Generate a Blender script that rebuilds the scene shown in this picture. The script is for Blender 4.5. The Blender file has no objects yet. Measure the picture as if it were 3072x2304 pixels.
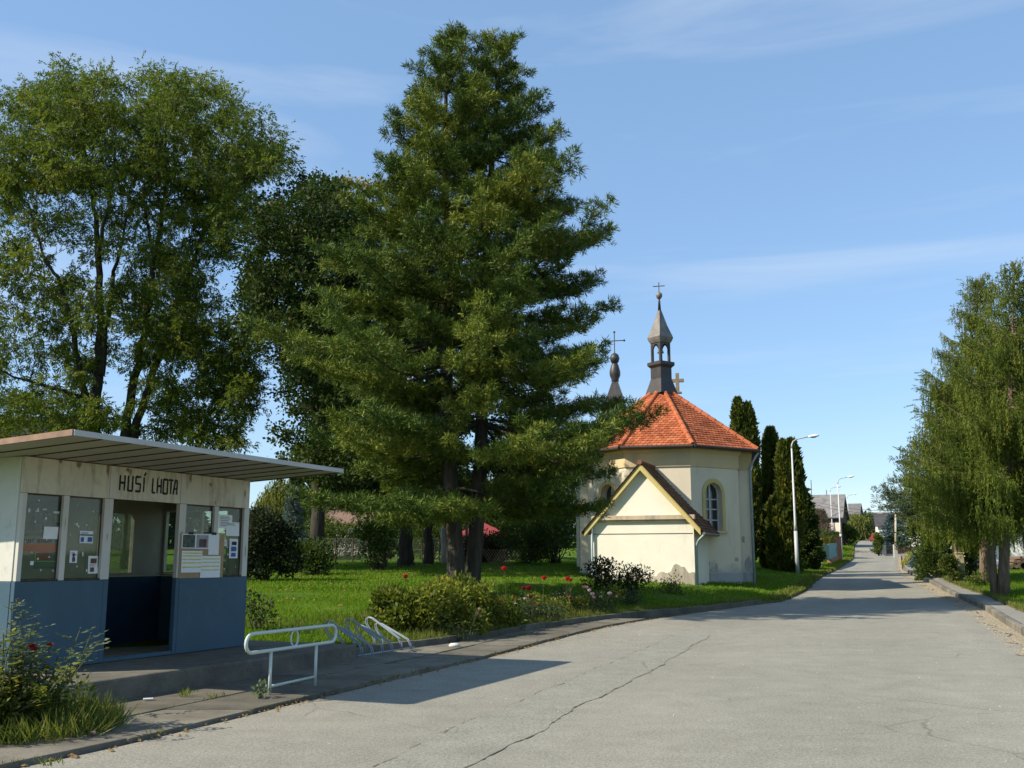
import bpy, math, random
import numpy as np
from mathutils import Vector

# ------------------------------------------------------------------ camera, sky, sun, exposure
SC = bpy.context.scene
COL = SC.collection
random.seed(11)
RG = np.random.default_rng(5)
H, F, PIT = 1.6, 3000.0, math.atan(526 / 3000)
CP, SP = math.cos(PIT), math.sin(PIT)
cam = bpy.data.objects.new("camera", bpy.data.cameras.new("camera"))
COL.objects.link(cam)
cam.location = (0, 0, H)
cam.rotation_euler = (math.radians(90) + PIT, 0, 0)
cam.data.sensor_width = 36
cam.data.lens = F / 3072 * 36
cam.data.clip_end = 3000
SC.camera = cam

SUN_EL, SUN_PHI = math.radians(38.5), math.radians(18)      # light travels towards (cos phi, sin phi)
world = bpy.data.worlds.new("World")
SC.world = world
world.use_nodes = True
wn, wl = world.node_tree.nodes, world.node_tree.links
wn.clear()
sky = wn.new("ShaderNodeTexSky")
sky.sky_type = 'NISHITA'
sky.sun_disc = False
sky.sun_elevation = SUN_EL
sky.sun_rotation = math.atan2(-math.cos(SUN_PHI), -math.sin(SUN_PHI))
sky.air_density = 1.0
sky.dust_density = 0.15
sky.ozone_density = 3.0
tc = wn.new("ShaderNodeTexCoord")
mp = wn.new("ShaderNodeMapping")
mp.inputs['Rotation'].default_value = (0, math.radians(12), math.radians(25))
mp.inputs['Scale'].default_value = (1.2, 1.5, 8.0)
mp.inputs['Location'].default_value = (.2, 0, .93)
ns = wn.new("ShaderNodeTexNoise")
ns.inputs['Scale'].default_value = 1.3
ns.inputs['Detail'].default_value = 7
ns.inputs['Roughness'].default_value = 0.55
ns.inputs['Distortion'].default_value = 0.6
cr = wn.new("ShaderNodeValToRGB")
cr.color_ramp.elements[0].position = 0.5
cr.color_ramp.elements[0].color = (0, 0, 0, 1)
cr.color_ramp.elements[1].position = 0.8
cr.color_ramp.elements[1].color = (0.34, 0.34, 0.34, 1)
mx = wn.new("ShaderNodeMixRGB")
mx.inputs['Color2'].default_value = (5.0, 5.2, 5.4, 1)
bg = wn.new("ShaderNodeBackground")
bg.inputs['Strength'].default_value = 0.12
wo = wn.new("ShaderNodeOutputWorld")
wl.new(tc.outputs['Generated'], mp.inputs['Vector'])
wl.new(mp.outputs['Vector'], ns.inputs['Vector'])
wl.new(ns.outputs['Fac'], cr.inputs['Fac'])
wl.new(cr.outputs['Color'], mx.inputs['Fac'])
veil = wn.new("ShaderNodeMixRGB")                       # flat blue mixed into the whole sky to even out its gradient
veil.inputs['Fac'].default_value = 0.45
veil.inputs['Color2'].default_value = (1.66, 2.88, 4.6, 1)
wl.new(sky.outputs['Color'], veil.inputs['Color1'])
wl.new(veil.outputs['Color'], mx.inputs['Color1'])
wl.new(mx.outputs['Color'], bg.inputs['Color'])
wl.new(bg.outputs['Background'], wo.inputs['Surface'])

sun = bpy.data.objects.new("sun", bpy.data.lights.new("sun", 'SUN'))
COL.objects.link(sun)
sun.data.energy = 4.6
sun.data.angle = math.radians(0.5)
sun.data.color = (1.0, 0.91, 0.76)
sun.rotation_euler = Vector((math.cos(SUN_PHI) * math.cos(SUN_EL), math.sin(SUN_PHI) * math.cos(SUN_EL),
                             -math.sin(SUN_EL))).to_track_quat('-Z', 'Y').to_euler()
vs = SC.view_settings
vs.view_transform = 'Standard'
vs.look = 'None'
vs.gamma = 1
vs.exposure = 0.7
vs.use_curve_mapping = False
cy = SC.cycles
cy.max_bounces = 6
cy.diffuse_bounces = 3
cy.glossy_bounces = 3
cy.transmission_bounces = 4
cy.transparent_max_bounces = 10
cy.caustics_reflective = cy.caustics_refractive = False

# ------------------------------------------------------------------ measuring helpers (photograph sight lines to places)
def ray(px, py):
    u, v = (px - 1536) / F, (1152 - py) / F
    return np.array([u, CP - v * SP, SP + v * CP])
def P(px, py, Y):
    d = ray(px, py); t = Y / d[1]
    return np.array([d[0] * t, Y, H + d[2] * t])
def Zp(px, py, z):
    d = ray(px, py); t = (z - H) / d[2]
    return d * t + np.array([0, 0, H])

_ry = np.linspace(-60, 900, 4801)
_rr = np.interp(_ry, [-60, 0, 18, 30, 42, 52, 72, 92, 112, 132, 152, 172, 200, 260, 400, 900],
                [0, 0, 0, .05, .24, .6, 1.03, 1.47, 2.3, 3.25, 4.25, 5.2, 6.0, 7.0, 9, 16])
_k = np.exp(-np.linspace(-2.5, 2.5, 51) ** 2 / 2); _k /= _k.sum()
_rr = np.convolve(np.pad(_rr, 25, 'edge'), _k, 'valid')
def R(y): return np.interp(y, _ry, _rr)
_XA = np.array([(-25, -16), (-6, -9.2), (4, -5.5), (8.25, -3.81), (9.35, -3.28), (10.7, -2.8), (12.45, -2.14), (14.7, -1.28),
       (17.5, -.2), (21.35, 1.15), (24.4, 2.33), (26.7, 3.5), (29.75, 5.27), (33.9, 8.0), (35.6, 9.4), (43.3, 12.5),
       (54.05, 16.4), (70.85, 22.9), (97.45, 32.8), (114.45, 38.6), (131.3, 44.4), (151, 51.6), (175.9, 62.5), (230, 90), (420, 190)])
_XK = np.array([(-25, -19), (-6, -12), (4, -8), (7.5, -5.6), (10.2, -4.55), (10.8, -5.0), (11.56, -4.72), (13.5, -3.85), (15.5, -2.98), (17.0, -2.7), (18.55, -1.7), (20.7, -.54),
       (23.05, .5), (26.85, 2.5), (29.1, 4.2), (31, 6.0), (33.9, 7.98), (35.6, 9.38), (43.3, 12.48), (420, 189.9)])
_XR = np.array([(-25, -7), (0, 2.2), (18.45, 9.2), (30.2, 13.65), (45.5, 18.5), (56.8, 21.9), (67.25, 25.5), (106.8, 40.6), (131.3, 48.8),
       (151, 56), (175.9, 67), (230, 95), (420, 195)])
_KR = np.array([(-25, -6.6), (0, 2.6), (21.25, 10.58), (31.15, 14.37), (46.75, 19.36), (56.8, 22.3), (67.25, 25.8), (106.8, 40.9), (131.3, 49.1), (151, 56.3), (175.9, 67.3), (230, 95.3), (420, 195.3)])
_XO = np.array([(-25, -5.6), (0, 3.6), (21.25, 11.4), (28.2, 13.95), (36.15, 16.85), (46.7, 20.0), (60.9, 24.4), (98, 38.3), (106.8, 41.6), (131.3, 49.9), (151, 57), (175.9, 68), (230, 96), (420, 196)])
def XA(y): return np.interp(y, _XA[:, 0], _XA[:, 1])
def XK(y): return np.minimum(np.interp(y, _XK[:, 0], _XK[:, 1]), XA(y))
def XR(y): return np.interp(y, _XR[:, 0], _XR[:, 1])
def KR(y): return np.interp(y, _KR[:, 0], _KR[:, 1])
def XO(y): return np.interp(y, _XO[:, 0], _XO[:, 1])
def hh(x, y):
    """height of the ground"""
    r = R(y)
    d = (XK(y) - x) * .87
    e = (x - XO(y)) * .9
    left = r + .07 + .66 * (1 - np.exp(-np.maximum(d, 0) / 4.5))
    right = r + .2 + .35 * (1 - np.exp(-np.maximum(e, 0) / 4))
    return np.where(d > 0, left, np.where(e > 0, right, r - .06))
def on(x, y): return np.array([x, y, float(hh(x, y))])
def GX(px, Y): return (px - 1536) / 3046.0 * Y              # sideways place of something standing near eye level

# ------------------------------------------------------------------ materials
MATS = {}
class NT:
    def __init__(s, name):
        s.m = bpy.data.materials.new(name); s.m.use_nodes = True
        s.t = s.m.node_tree; s.n = s.t.nodes; s.l = s.t.links
        s.b = s.n['Principled BSDF']; s.out = s.n['Material Output']
        MATS[name] = s.m
    def new(s, t, **k):
        n = s.n.new(t)
        for a, v in k.items():
            if a in n.inputs: n.inputs[a].default_value = v
            else: setattr(n, a, v)
        return n
    def link(s, a, b): s.l.new(a, b)
    def ramp(s, fac, stops):
        r = s.new('ShaderNodeValToRGB'); e = r.color_ramp.elements
        while len(e) < len(stops): e.new(.5)
        for q, (p, c) in zip(e, stops):
            q.position = p; q.color = (c, c, c, 1) if not hasattr(c, '__len__') else (*c, 1)
        s.link(fac, r.inputs['Fac']); return r.outputs['Color']
    def noise(s, scale, detail=4, rough=.55, vec=None, dist=0):
        n = s.new('ShaderNodeTexNoise'); n.inputs['Scale'].default_value = scale
        n.inputs['Detail'].default_value = detail; n.inputs['Roughness'].default_value = rough
        n.inputs['Distortion'].default_value = dist
        s.link(vec if vec is not None else s.pos(), n.inputs['Vector']); return n.outputs['Fac']
    def pos(s, scale=None):
        if not hasattr(s, '_p'): s._p = s.new('ShaderNodeTexCoord').outputs['Object']
        if scale is None: return s._p
        m = s.new('ShaderNodeMapping'); m.inputs['Scale'].default_value = scale
        s.link(s._p, m.inputs['Vector']); return m.outputs['Vector']
    def mix(s, fac, a, b, mode='MIX'):
        m = s.new('ShaderNodeMixRGB', blend_type=mode)
        for v, i in ((fac, 'Fac'), (a, 'Color1'), (b, 'Color2')):
            if isinstance(v, (int, float)): m.inputs[i].default_value = v if i == 'Fac' else (v, v, v, 1)
            elif hasattr(v, 'links'): s.link(v, m.inputs[i])
            else: m.inputs[i].default_value = (*v, 1)
        return m.outputs['Color']
    def color(s, c, rough=.7, spec=.3, metal=0):
        if hasattr(c, 'links'): s.link(c, s.b.inputs['Base Color'])
        else: s.b.inputs['Base Color'].default_value = (*c, 1)
        s.b.inputs['Roughness'].default_value = rough
        s.b.inputs['Specular IOR Level'].default_value = spec
        s.b.inputs['Metallic'].default_value = metal
    def bump(s, fac, strength=.3, dist=.02):
        b = s.new('ShaderNodeBump'); b.inputs['Strength'].default_value = strength; b.inputs['Distance'].default_value = dist
        s.link(fac, b.inputs['Height']); s.link(b.outputs['Normal'], s.b.inputs['Normal'])
    def attr(s, name='tint'):
        a = s.new('ShaderNodeAttribute'); a.attribute_name = name; return a.outputs['Fac']

def simple(name, c, var=.15, scale=3., rough=.75, spec=.25, bump=.15, bscale=40., metal=0, bd=.01):
    t = NT(name); c = np.array(c)
    col = t.ramp(t.noise(scale, 6, .6), [(.3, tuple(c * (1 - var))), (.7, tuple(np.minimum(c * (1 + var), .95)))])
    t.color(col, rough, spec, metal)
    if bump: t.bump(t.noise(bscale, 5, .6), bump, bd)
    return t.m

def worn(name, c, rust=(.22, .09, .035), amount=.56, scale=2.2, rough=.6, streak=True, sharp=.14, c2=None):
    """paint with patches and runs of rust or dirt"""
    t = NT(name); c = np.array(c)
    base = t.ramp(t.noise(1.3, 5), [(.3, tuple(c * .9)), (.7, tuple(np.minimum(c * 1.06, .9)))])
    v = t.pos((3.5, 3.5, .55)) if streak else t.pos()
    f = t.ramp(t.noise(scale, 9, .68, v), [(amount, 0.), (amount + sharp, 1.)])
    col = t.mix(f, base, rust)
    if c2:
        g = t.ramp(t.noise(5, 9, .7), [(.55, 0.), (.75, .8)])
        col = t.mix(g, col, c2)
    t.color(col, rough, .3)
    t.bump(t.noise(25, 5), .12, .01)
    return t.m

def foliage(name, stops, trans=.3, rough=.6, spec=.12, tcol=1.5):
    """leaves: the colour of each leaf comes from its own random value"""
    t = NT(name)
    col = t.ramp(t.attr(), stops)
    t.color(col, rough, spec)
    tr = t.new('ShaderNodeBsdfTranslucent')
    tc_ = t.mix(1, col, (tcol, tcol * 1.05, tcol * .55), 'MULTIPLY')
    t.link(tc_, tr.inputs['Color'])
    ms = t.new('ShaderNodeMixShader'); ms.inputs['Fac'].default_value = trans
    t.link(t.b.outputs['BSDF'], ms.inputs[1]); t.link(tr.outputs['BSDF'], ms.inputs[2])
    t.link(ms.outputs['Shader'], t.out.inputs['Surface'])
    return t.m

def bark(name, c1, c2, stretch=(1, 1, .18), scale=9.):
    t = NT(name); v = t.pos(stretch)
    n = t.noise(scale, 8, .7, v)
    t.color(t.ramp(n, [(.3, c1), (.68, c2)]), .95, .1)
    t.bump(n, .9, .06)
    return t.m

# asphalt: bleached, with fine grit, pale and dark drifts
def make_asphalt(name, k=1.0, warm=(1, .95, .77), tracks=True):
    t = NT(name); w = np.array(warm) * k
    big = t.ramp(t.noise(.25, 5, .6), [(.3, tuple(.22 * w)), (.7, tuple(.265 * w))])
    med = t.ramp(t.noise(2.2, 6, .65), [(.3, .88), (.7, 1.1)])
    col = t.mix(1, big, med, 'MULTIPLY')
    if tracks:                                          # worn wheel tracks and dusty edges along the road
        tr = t.ramp(t.attr(), [(0, .98), (.12, 1.05), (.3, .93), (.42, 1.03), (.5, 1.05), (.6, 1.02), (.74, .93), (.9, 1.06), (1, 1.0)])
        col = t.mix(t.ramp(t.noise(.7, 4), [(.3, .3), (.7, 1.)]), col, t.mix(1, col, tr, 'MULTIPLY'))
        dust = t.mix(1, t.ramp(t.attr(), [(0, 1.), (.05, .0), (.95, .0), (1, 1.)]), t.ramp(t.noise(1.9, 7, .7), [(.45, 0.), (.65, .8)]), 'MULTIPLY')
        col = t.mix(dust, col, (.30, .26, .19))
    oil = t.ramp(t.noise(.9, 8, .72, None, .4), [(.60, 0.), (.74, .38)])
    col = t.mix(oil, col, (.13, .125, .11))
    crack = t.new('ShaderNodeTexVoronoi'); crack.feature = 'DISTANCE_TO_EDGE'; crack.inputs['Scale'].default_value = .55
    dv = t.new('ShaderNodeMixRGB'); dv.inputs['Fac'].default_value = .12
    nz = t.new('ShaderNodeTexNoise'); nz.inputs['Scale'].default_value = 2.5; nz.inputs['Detail'].default_value = 6
    t.link(t.pos(), nz.inputs['Vector']); t.link(t.pos(), dv.inputs['Color1']); t.link(nz.outputs['Color'], dv.inputs['Color2'])
    t.link(dv.outputs['Color'], crack.inputs['Vector'])
    ck = t.ramp(crack.outputs['Distance'], [(.0, .55), (.008, 0.)])
    ck = t.mix(1, ck, t.ramp(t.noise(.35, 3), [(.5, 0.), (.6, 1.)]), 'MULTIPLY')
    col = t.mix(ck, col, (.09, .08, .065))
    grit = t.noise(55, 3, .75)
    col = t.mix(1, col, t.ramp(grit, [(.28, .5), (.5, 1.0), (.72, 1.5)]), 'MULTIPLY')
    col = t.mix(1, col, t.ramp(t.noise(26, 3, .7), [(.3, .78), (.7, 1.2)]), 'MULTIPLY')
    v = t.new('ShaderNodeTexVoronoi'); v.inputs['Scale'].default_value = 16
    t.link(t.pos(), v.inputs['Vector'])
    spots = t.ramp(v.outputs['Distance'], [(.05, 1.), (.11, 0.)])
    pick = t.ramp(t.noise(9, 2), [(.55, 0.), (.62, .6)])
    col = t.mix(t.mix(1, spots, pick, 'MULTIPLY'), col, (.42, .39, .33))
    t.color(col, .93, .2)
    t.bump(grit, .35, .012)
    return t.m
ASPHALT = make_asphalt("asphalt")
ASPHALT_PATCH = make_asphalt("asphalt_patch", .975, (.99, .96, .785), False)
SEAM = simple("seam_dirt", (.19, .17, .132), .3, 6, .95, .1, .4)
def make_slab(name, c):
    t = NT(name); c = np.array(c)
    base = t.ramp(t.attr(), [(0, tuple(c * .72)), (1, tuple(c * 1.12))])
    d = t.ramp(t.noise(1.7, 8, .7), [(.35, .62), (.65, 1.08)])
    col = t.mix(1, base, d, 'MULTIPLY')
    col = t.mix(1, col, t.ramp(t.noise(70, 3, .7), [(.3, .72), (.7, 1.2)]), 'MULTIPLY')
    moss = t.ramp(t.noise(3.1, 9, .72), [(.58, 0.), (.7, .75)])
    col = t.mix(moss, col, (.09, .095, .05))
    t.color(col, .95, .15); t.bump(t.noise(60, 5, .7), .4, .01); return t.m
SLAB = make_slab("concrete_slab", (.18, .163, .126))
KERB = make_slab("kerb_stone", (.225, .205, .165))
KERBD = make_slab("shaded_kerb", (.15, .14, .105))  # shade on the kerb's road face put into a darker base colour
SHELF = make_slab("platform_concrete", (.155, .143, .115))
DIRT = simple("dirt", (.10, .082, .055), .4, 4, .98, .05, .7, 25)
GRAVEL = simple("gravel_grit", (.33, .28, .2), .45, 14, .98, .1, .9, 60, bd=.03)
SOIL = simple("bed_soil", (.085, .06, .04), .4, 8, .98, .05, .9, 40)
def make_lawn():
    t = NT("lawn_turf")
    a = t.ramp(t.noise(.35, 5, .6), [(.3, (.055, .11, .008)), (.7, (.10, .17, .014))])
    b = t.ramp(t.noise(14, 5, .7), [(.3, .6), (.7, 1.35)])
    col = t.mix(1, a, b, 'MULTIPLY')
    dry = t.ramp(t.noise(1.1, 7, .7), [(.52, 0.), (.7, .5)])
    col = t.mix(dry, col, (.16, .15, .05))
    t.color(col, .95, .1); t.bump(t.noise(30, 5, .7), .8, .05); return t.m
LAWN = make_lawn()

# ------------------------------------------------------------------ mesh building
def unit(v):
    v = np.asarray(v, float); return v / max(np.linalg.norm(v), 1e-9)
class Fr:
    """a local frame: point (x, y, z) -> world"""
    def __init__(s, o, ex, ey, ez=(0, 0, 1)):
        s.o = np.asarray(o, float); s.m = np.array([ex, ey, ez], float)
    def __call__(s, x, y, z): return s.o + x * s.m[0] + y * s.m[1] + z * s.m[2]
W = Fr((0, 0, 0), (1, 0, 0), (0, 1, 0))
def zrot(o, deg):
    a = math.radians(deg)
    return Fr(o, (math.cos(a), math.sin(a), 0), (-math.sin(a), math.cos(a), 0))

class MB:
    def __init__(s): s.v = []; s.f = []; s.mi = []; s.tint = []
    def add(s, vs, fs, mi=0, tint=None):
        o = len(s.v); s.v.extend([tuple(map(float, p)) for p in vs])
        for f in fs: s.f.append([i + o for i in f]); s.mi.append(mi)
        s.tint.extend([random.random() if tint is None else tint] * len(vs)); return s
    def box(s, x0, x1, y0, y1, z0, z1, fr=W, mi=0, tint=None):
        vs = [fr(x, y, z) for z in (z0, z1) for x, y in ((x0, y0), (x1, y0), (x1, y1), (x0, y1))]
        return s.add(vs, [(3, 2, 1, 0), (4, 5, 6, 7), (0, 1, 5, 4), (1, 2, 6, 5), (2, 3, 7, 6), (3, 0, 4, 7)], mi, tint)
    def prism(s, poly, fa, fb, mi=0, tint=None):
        """poly points through fa(p) and fb(p): two end caps and sides"""
        n = len(poly); vs = [fa(p) for p in poly] + [fb(p) for p in poly]
        fs = [list(range(n))[::-1], list(range(n, 2 * n))] + [(i, (i + 1) % n, n + (i + 1) % n, n + i) for i in range(n)]
        return s.add(vs, fs, mi, tint)
    def tube(s, pts, radii, n=8, mi=0, cap=True, tint=None, flat=1.0):
        pts = [np.asarray(p, float) for p in pts]
        if not hasattr(radii, '__len__'): radii = [radii] * len(pts)
        t0 = unit(pts[1] - pts[0])
        a = np.cross(t0, (0, 0, 1.) if abs(t0[2]) < .9 else (1., 0, 0)); a = unit(a)
        vs = []
        for i, p in enumerate(pts):
            t = unit(pts[min(i + 1, len(pts) - 1)] - pts[max(i - 1, 0)])
            a = unit(a - t * np.dot(a, t)); b = np.cross(t, a)
            for k in range(n):
                q = 2 * math.pi * k / n
                vs.append(p + radii[i] * (a * math.cos(q) + b * math.sin(q) * flat))
        fs = [(i * n + k, i * n + (k + 1) % n, (i + 1) * n + (k + 1) % n, (i + 1) * n + k) for i in range(len(pts) - 1) for k in range(n)]
        if cap: fs += [list(range(n))[::-1], list(range((len(pts) - 1) * n, len(pts) * n))]
        return s.add(vs, fs, mi, tint)
    def lathe(s, prof, c, n=16, mi=0, rot=0., squash=1.0):
        c = np.asarray(c, float); vs = []
        for r, z in prof:
            for k in range(n):
                q = 2 * math.pi * k / n + rot
                vs.append(c + np.array([r * math.cos(q), r * math.sin(q) * squash, z]))
        fs = [(i * n + k, i * n + (k + 1) % n, (i + 1) * n + (k + 1) % n, (i + 1) * n + k) for i in range(len(prof) - 1) for k in range(n)]
        fs += [list(range(n))[::-1], list(range((len(prof) - 1) * n, len(prof) * n))]
        return s.add(vs, fs, mi)
    def build(s, name, mats, parent=None, smooth=False, bevel=0):
        me = bpy.data.meshes.new(name)
        v = np.array(s.v)
        if parent is not None:
            v = v - wloc(parent)
        me.from_pydata(v.tolist(), [], s.f)
        mats = mats if isinstance(mats, (list, tuple)) else [mats]
        for m in mats: me.materials.append(m)
        me.polygons.foreach_set('material_index', s.mi)
        if smooth: me.polygons.foreach_set('use_smooth', [True] * len(me.polygons))
        at = me.attributes.new('tint', 'FLOAT', 'POINT'); at.data.foreach_set('value', np.array(s.tint, np.float32))
        me.update()
        o = bpy.data.objects.new(name, me); COL.objects.link(o)
        if parent is not None: o.parent = parent
        if bevel:
            b = o.modifiers.new('bevel', 'BEVEL'); b.width = bevel; b.segments = 2; b.limit_method = 'ANGLE'
        return o
def wloc(o):
    v = np.zeros(3)
    while o is not None:
        v = v + np.array(o.location); o = o.parent
    return v
def tag(o, label=None, cat=None, group=None, kind=None):
    for k, v in (('label', label), ('category', cat), ('group', group), ('kind', kind)):
        if v: o[k] = v
    return o
def thing(name, label, cat, loc, group=None):
    o = bpy.data.objects.new(name, None); COL.objects.link(o)
    o.location = tuple(map(float, loc)); o.empty_display_size = .3
    return tag(o, label, cat, group)
def grid_mesh(name, V, F_, mats, mi=None, parent=None, tint=None, smooth=False):
    """many polygons of one size from arrays"""
    V = np.asarray(V, np.float64); F_ = np.asarray(F_, np.int32)
    if parent is not None: V = V - wloc(parent)
    me = bpy.data.meshes.new(name); k = F_.shape[1]
    me.vertices.add(len(V)); me.vertices.foreach_set('co', V.astype(np.float32).ravel())
    me.loops.add(F_.size); me.loops.foreach_set('vertex_index', F_.ravel())
    me.polygons.add(len(F_)); me.polygons.foreach_set('loop_start', np.arange(0, F_.size, k, dtype=np.int32))
    for m in (mats if isinstance(mats, (list, tuple)) else [mats]): me.materials.append(m)
    if mi is not None: me.polygons.foreach_set('material_index', np.asarray(mi, np.int32))
    if smooth: me.polygons.foreach_set('use_smooth', np.ones(len(F_), bool))
    if tint is not None:
        at = me.attributes.new('tint', 'FLOAT', 'POINT'); at.data.foreach_set('value', np.asarray(tint, np.float32))
    me.update(calc_edges=True); me.validate()
    o = bpy.data.objects.new(name, me); COL.objects.link(o)
    if parent is not None: o.parent = parent
    return o
def nrm(a): return a / np.maximum(np.linalg.norm(a, axis=-1, keepdims=True), 1e-9)
def rdir(n): return nrm(RG.normal(size=(n, 3)))
class Leaves:
    """a heap of small pointed quads"""
    def __init__(s): s.V = []; s.T = []
    def add(s, base, dirs, length, width, tint, fold=0.0, side=None):
        n = len(base)
        length = np.broadcast_to(length, n)[:, None]; width = np.broadcast_to(width, n)[:, None]
        dirs = nrm(dirs)
        sd = nrm(np.cross(dirs, rdir(n) if side is None else side))
        up = np.cross(sd, dirs)
        mid = base + dirs * length * .45 + up * width * fold
        q = np.stack([base, mid + sd * width * .5, base + dirs * length, mid - sd * width * .5], 1)
        s.V.append(q.reshape(-1, 3)); s.T.append(np.repeat(np.clip(np.broadcast_to(tint, n), 0, 1), 4))
        return s
    def count(s): return sum(len(v) for v in s.V) // 4
    def build(s, name, m, parent=None, extra=None):
        V = np.concatenate(s.V); T = np.concatenate(s.T)
        return grid_mesh(name, V, np.arange(len(V)).reshape(-1, 4), m, parent=parent, tint=T)

def strip(name, ys, xl, xr, zoff, m, tint=None, zf=R, cols=6):
    """a sheet between two curves, following the ground profile"""
    V = []; n = len(ys); ts = np.linspace(0, 1, cols)
    for y in ys:
        a, b = float(xl(y)), float(xr(y))
        for t in ts: V.append((a + (b - a) * t, y, float(zf(y)) + zoff))
    Fq = [(i * cols + j, i * cols + j + 1, (i + 1) * cols + j + 1, (i + 1) * cols + j) for i in range(n - 1) for j in range(cols - 1)]
    return grid_mesh(name, V, Fq, m, tint=np.tile(ts, n))

# ------------------------------------------------------------------ ground, road, pavements
def ground():
    ys = np.concatenate([np.arange(-30, 4, 3.), np.arange(4, 40, .4), np.arange(40, 80, 1.), np.arange(80, 200, 3.), np.arange(200, 420, 15.), [450, 520, 640, 800, 900]])
    dl = [300, 150, 80, 60, 48, 40, 34, 29, 25, 21, 18, 15.5, 13.5, 12, 10.5, 9, 7.8, 6.6, 5.5, 4.5, 3.7, 3, 2.4, 1.8, 1.3, .8, .4, .15, .001]
    dr = [.001, .2, .5, .9, 1.4, 2, 2.8, 3.7, 4.7, 6, 7.5, 9, 11, 13, 16, 20, 25, 32, 40, 55, 80, 150, 300]
    V = []; nc = len(dl) + len(dr) + 4
    for y in ys:
        a, b = float(XK(y)), float(XO(y))
        xs = [a - d for d in dl] + [a + .002, a + (b - a) * .33, a + (b - a) * .66, b - .002] + [b + d for d in dr]
        for x in xs:
            z = float(hh(x, y))
            d = max(a - x, x - b, 0)
            z += (.03 * math.sin(x * 1.9 + y * .7) + .03 * math.sin(y * 1.3 - x * .6)) * min(1, d / 3)
            V.append((x, y, z))
    Fq, mi = [], []
    for i in range(len(ys) - 1):
        for j in range(nc - 1):
            Fq.append((i * nc + j, i * nc + j + 1, (i + 1) * nc + j + 1, (i + 1) * nc + j))
            mi.append(1 if len(dl) - 1 <= j <= len(dl) + 3 else 0)
    tag(grid_mesh("ground", V, Fq, [LAWN, DIRT], mi, smooth=True), kind='structure')
ground()
YS = np.concatenate([np.arange(-30, 4, 3.), np.arange(4, 60, .5), np.arange(60, 200, 2.), np.arange(200, 420, 10.)])
_rag = {}
def rag(y, s):
    """slightly ragged edge"""
    return .045 * math.sin(y * 2.3 + s) + .03 * math.sin(y * 5.1 + 2 * s) + .02 * math.sin(y * 11.7 + s)
tag(strip("road", YS, lambda y: XA(y) + .02 * math.sin(y * 3.1) + (rag(y, 3) * 1.6 if y > 34 else 0), lambda y: XR(y) + rag(y, 1) * 1.5, 0.0, ASPHALT, cols=8), kind='structure')
# the older seam lines and the greyer strip of asphalt between them
SEAM_A = [Zp(1000 + x * .6329, 1750 + y * .6329, 0.0) for x, y in ((60, 950), (180, 870), (440, 750), (650, 650), (850, 575), (1160, 440), (1380, 350), (1500, 300), (1740, 190))]
SEAM_B = [Zp(1000 + x * .6329, 1750 + y * .6329, 0.0) for x, y in ((540, 945), (650, 870), (840, 770), (1000, 688), (1170, 580), (1400, 472), (1560, 385), (1700, 300), (1790, 250))]
SA, SB = np.array(SEAM_A), np.array(SEAM_B)
yy = np.linspace(max(SA[0, 1], SB[0, 1]) + .05, min(SA[-1, 1], SB[-1, 1]) - .05, 90)
ia = lambda y: np.interp(y, SA[:, 1], SA[:, 0]); ib = lambda y: np.interp(y, SB[:, 1], SB[:, 0])
tag(strip("road_patch", yy, lambda y: ia(y) + rag(y, 7) * .5, lambda y: ib(y) + rag(y, 4) * .5, .004, ASPHALT_PATCH, cols=3), kind='structure')
def seam(curve, s, gaps):
    V, Fq = [], []
    for y in np.arange(yy[0], yy[-1], .06):
        if any(a < y < b for a, b in gaps) or math.sin(y * 9 + s) + math.sin(y * 23.7 + s * 2) < -.1: continue
        x0, x1 = float(curve(y)) + rag(y, s) * .5, float(curve(y + .06)) + rag(y + .06, s) * .5
        w = .0025 + .004 * (1 + math.sin(y * 7 + s))
        o = len(V)
        V += [(x0 - w, y, float(R(y)) + .008), (x0 + w, y, float(R(y)) + .008), (x1 + w, y + .06, float(R(y)) + .008), (x1 - w, y + .06, float(R(y)) + .008)]
        Fq.append((o, o + 1, o + 2, o + 3))
    tag(grid_mesh("road_seam", V, Fq, SEAM), kind='structure')
seam(ia, 1.0, [(9.2, 9.6), (10.6, 11.3)]); seam(ib, 4.0, [(10, 10.3), (16, 17.5)])

# left-hand pavement: three rows of worn concrete slabs
def slabs():
    m = MB()
    def row(o0, o1, step, y0, y1, rise):
        y = y0
        while y < y1:
            L = step * random.uniform(.85, 1.2); yb = y + L - .025
            wob = random.uniform(-.006, .008); tint = random.random()
            pts = []
            seg = [y + (yb - y) * k / 3 for k in range(4)]
            top = [(float(XA(q)) - o0 - random.uniform(.0, .012), q) for q in seg] + [(max(float(XA(q)) - o1, float(XK(q)) - .02) if o1 > 2 else float(XA(q)) - o1 + .025, q) for q in seg[::-1]]
            if top[0][0] - top[-1][0] > .12:
                zz = lambda p, d: (p[0], p[1], float(R(p[1])) + rise + wob + d)
                m.prism(top, lambda p: zz(p, -.12), lambda p: zz(p, 0), 0, tint)
            y += L
    row(.05, 1.0, 1.6, 6.0, 26.5, .045)
    row(1.0, 2.0, 1.1, 5.0, 23.5, .05)
    row(2.0, 4.2, 1.3, 4.0, 20.0, .055)
    tag(m.build("pavement", SLAB, bevel=.008), kind='structure')
slabs()
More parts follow.
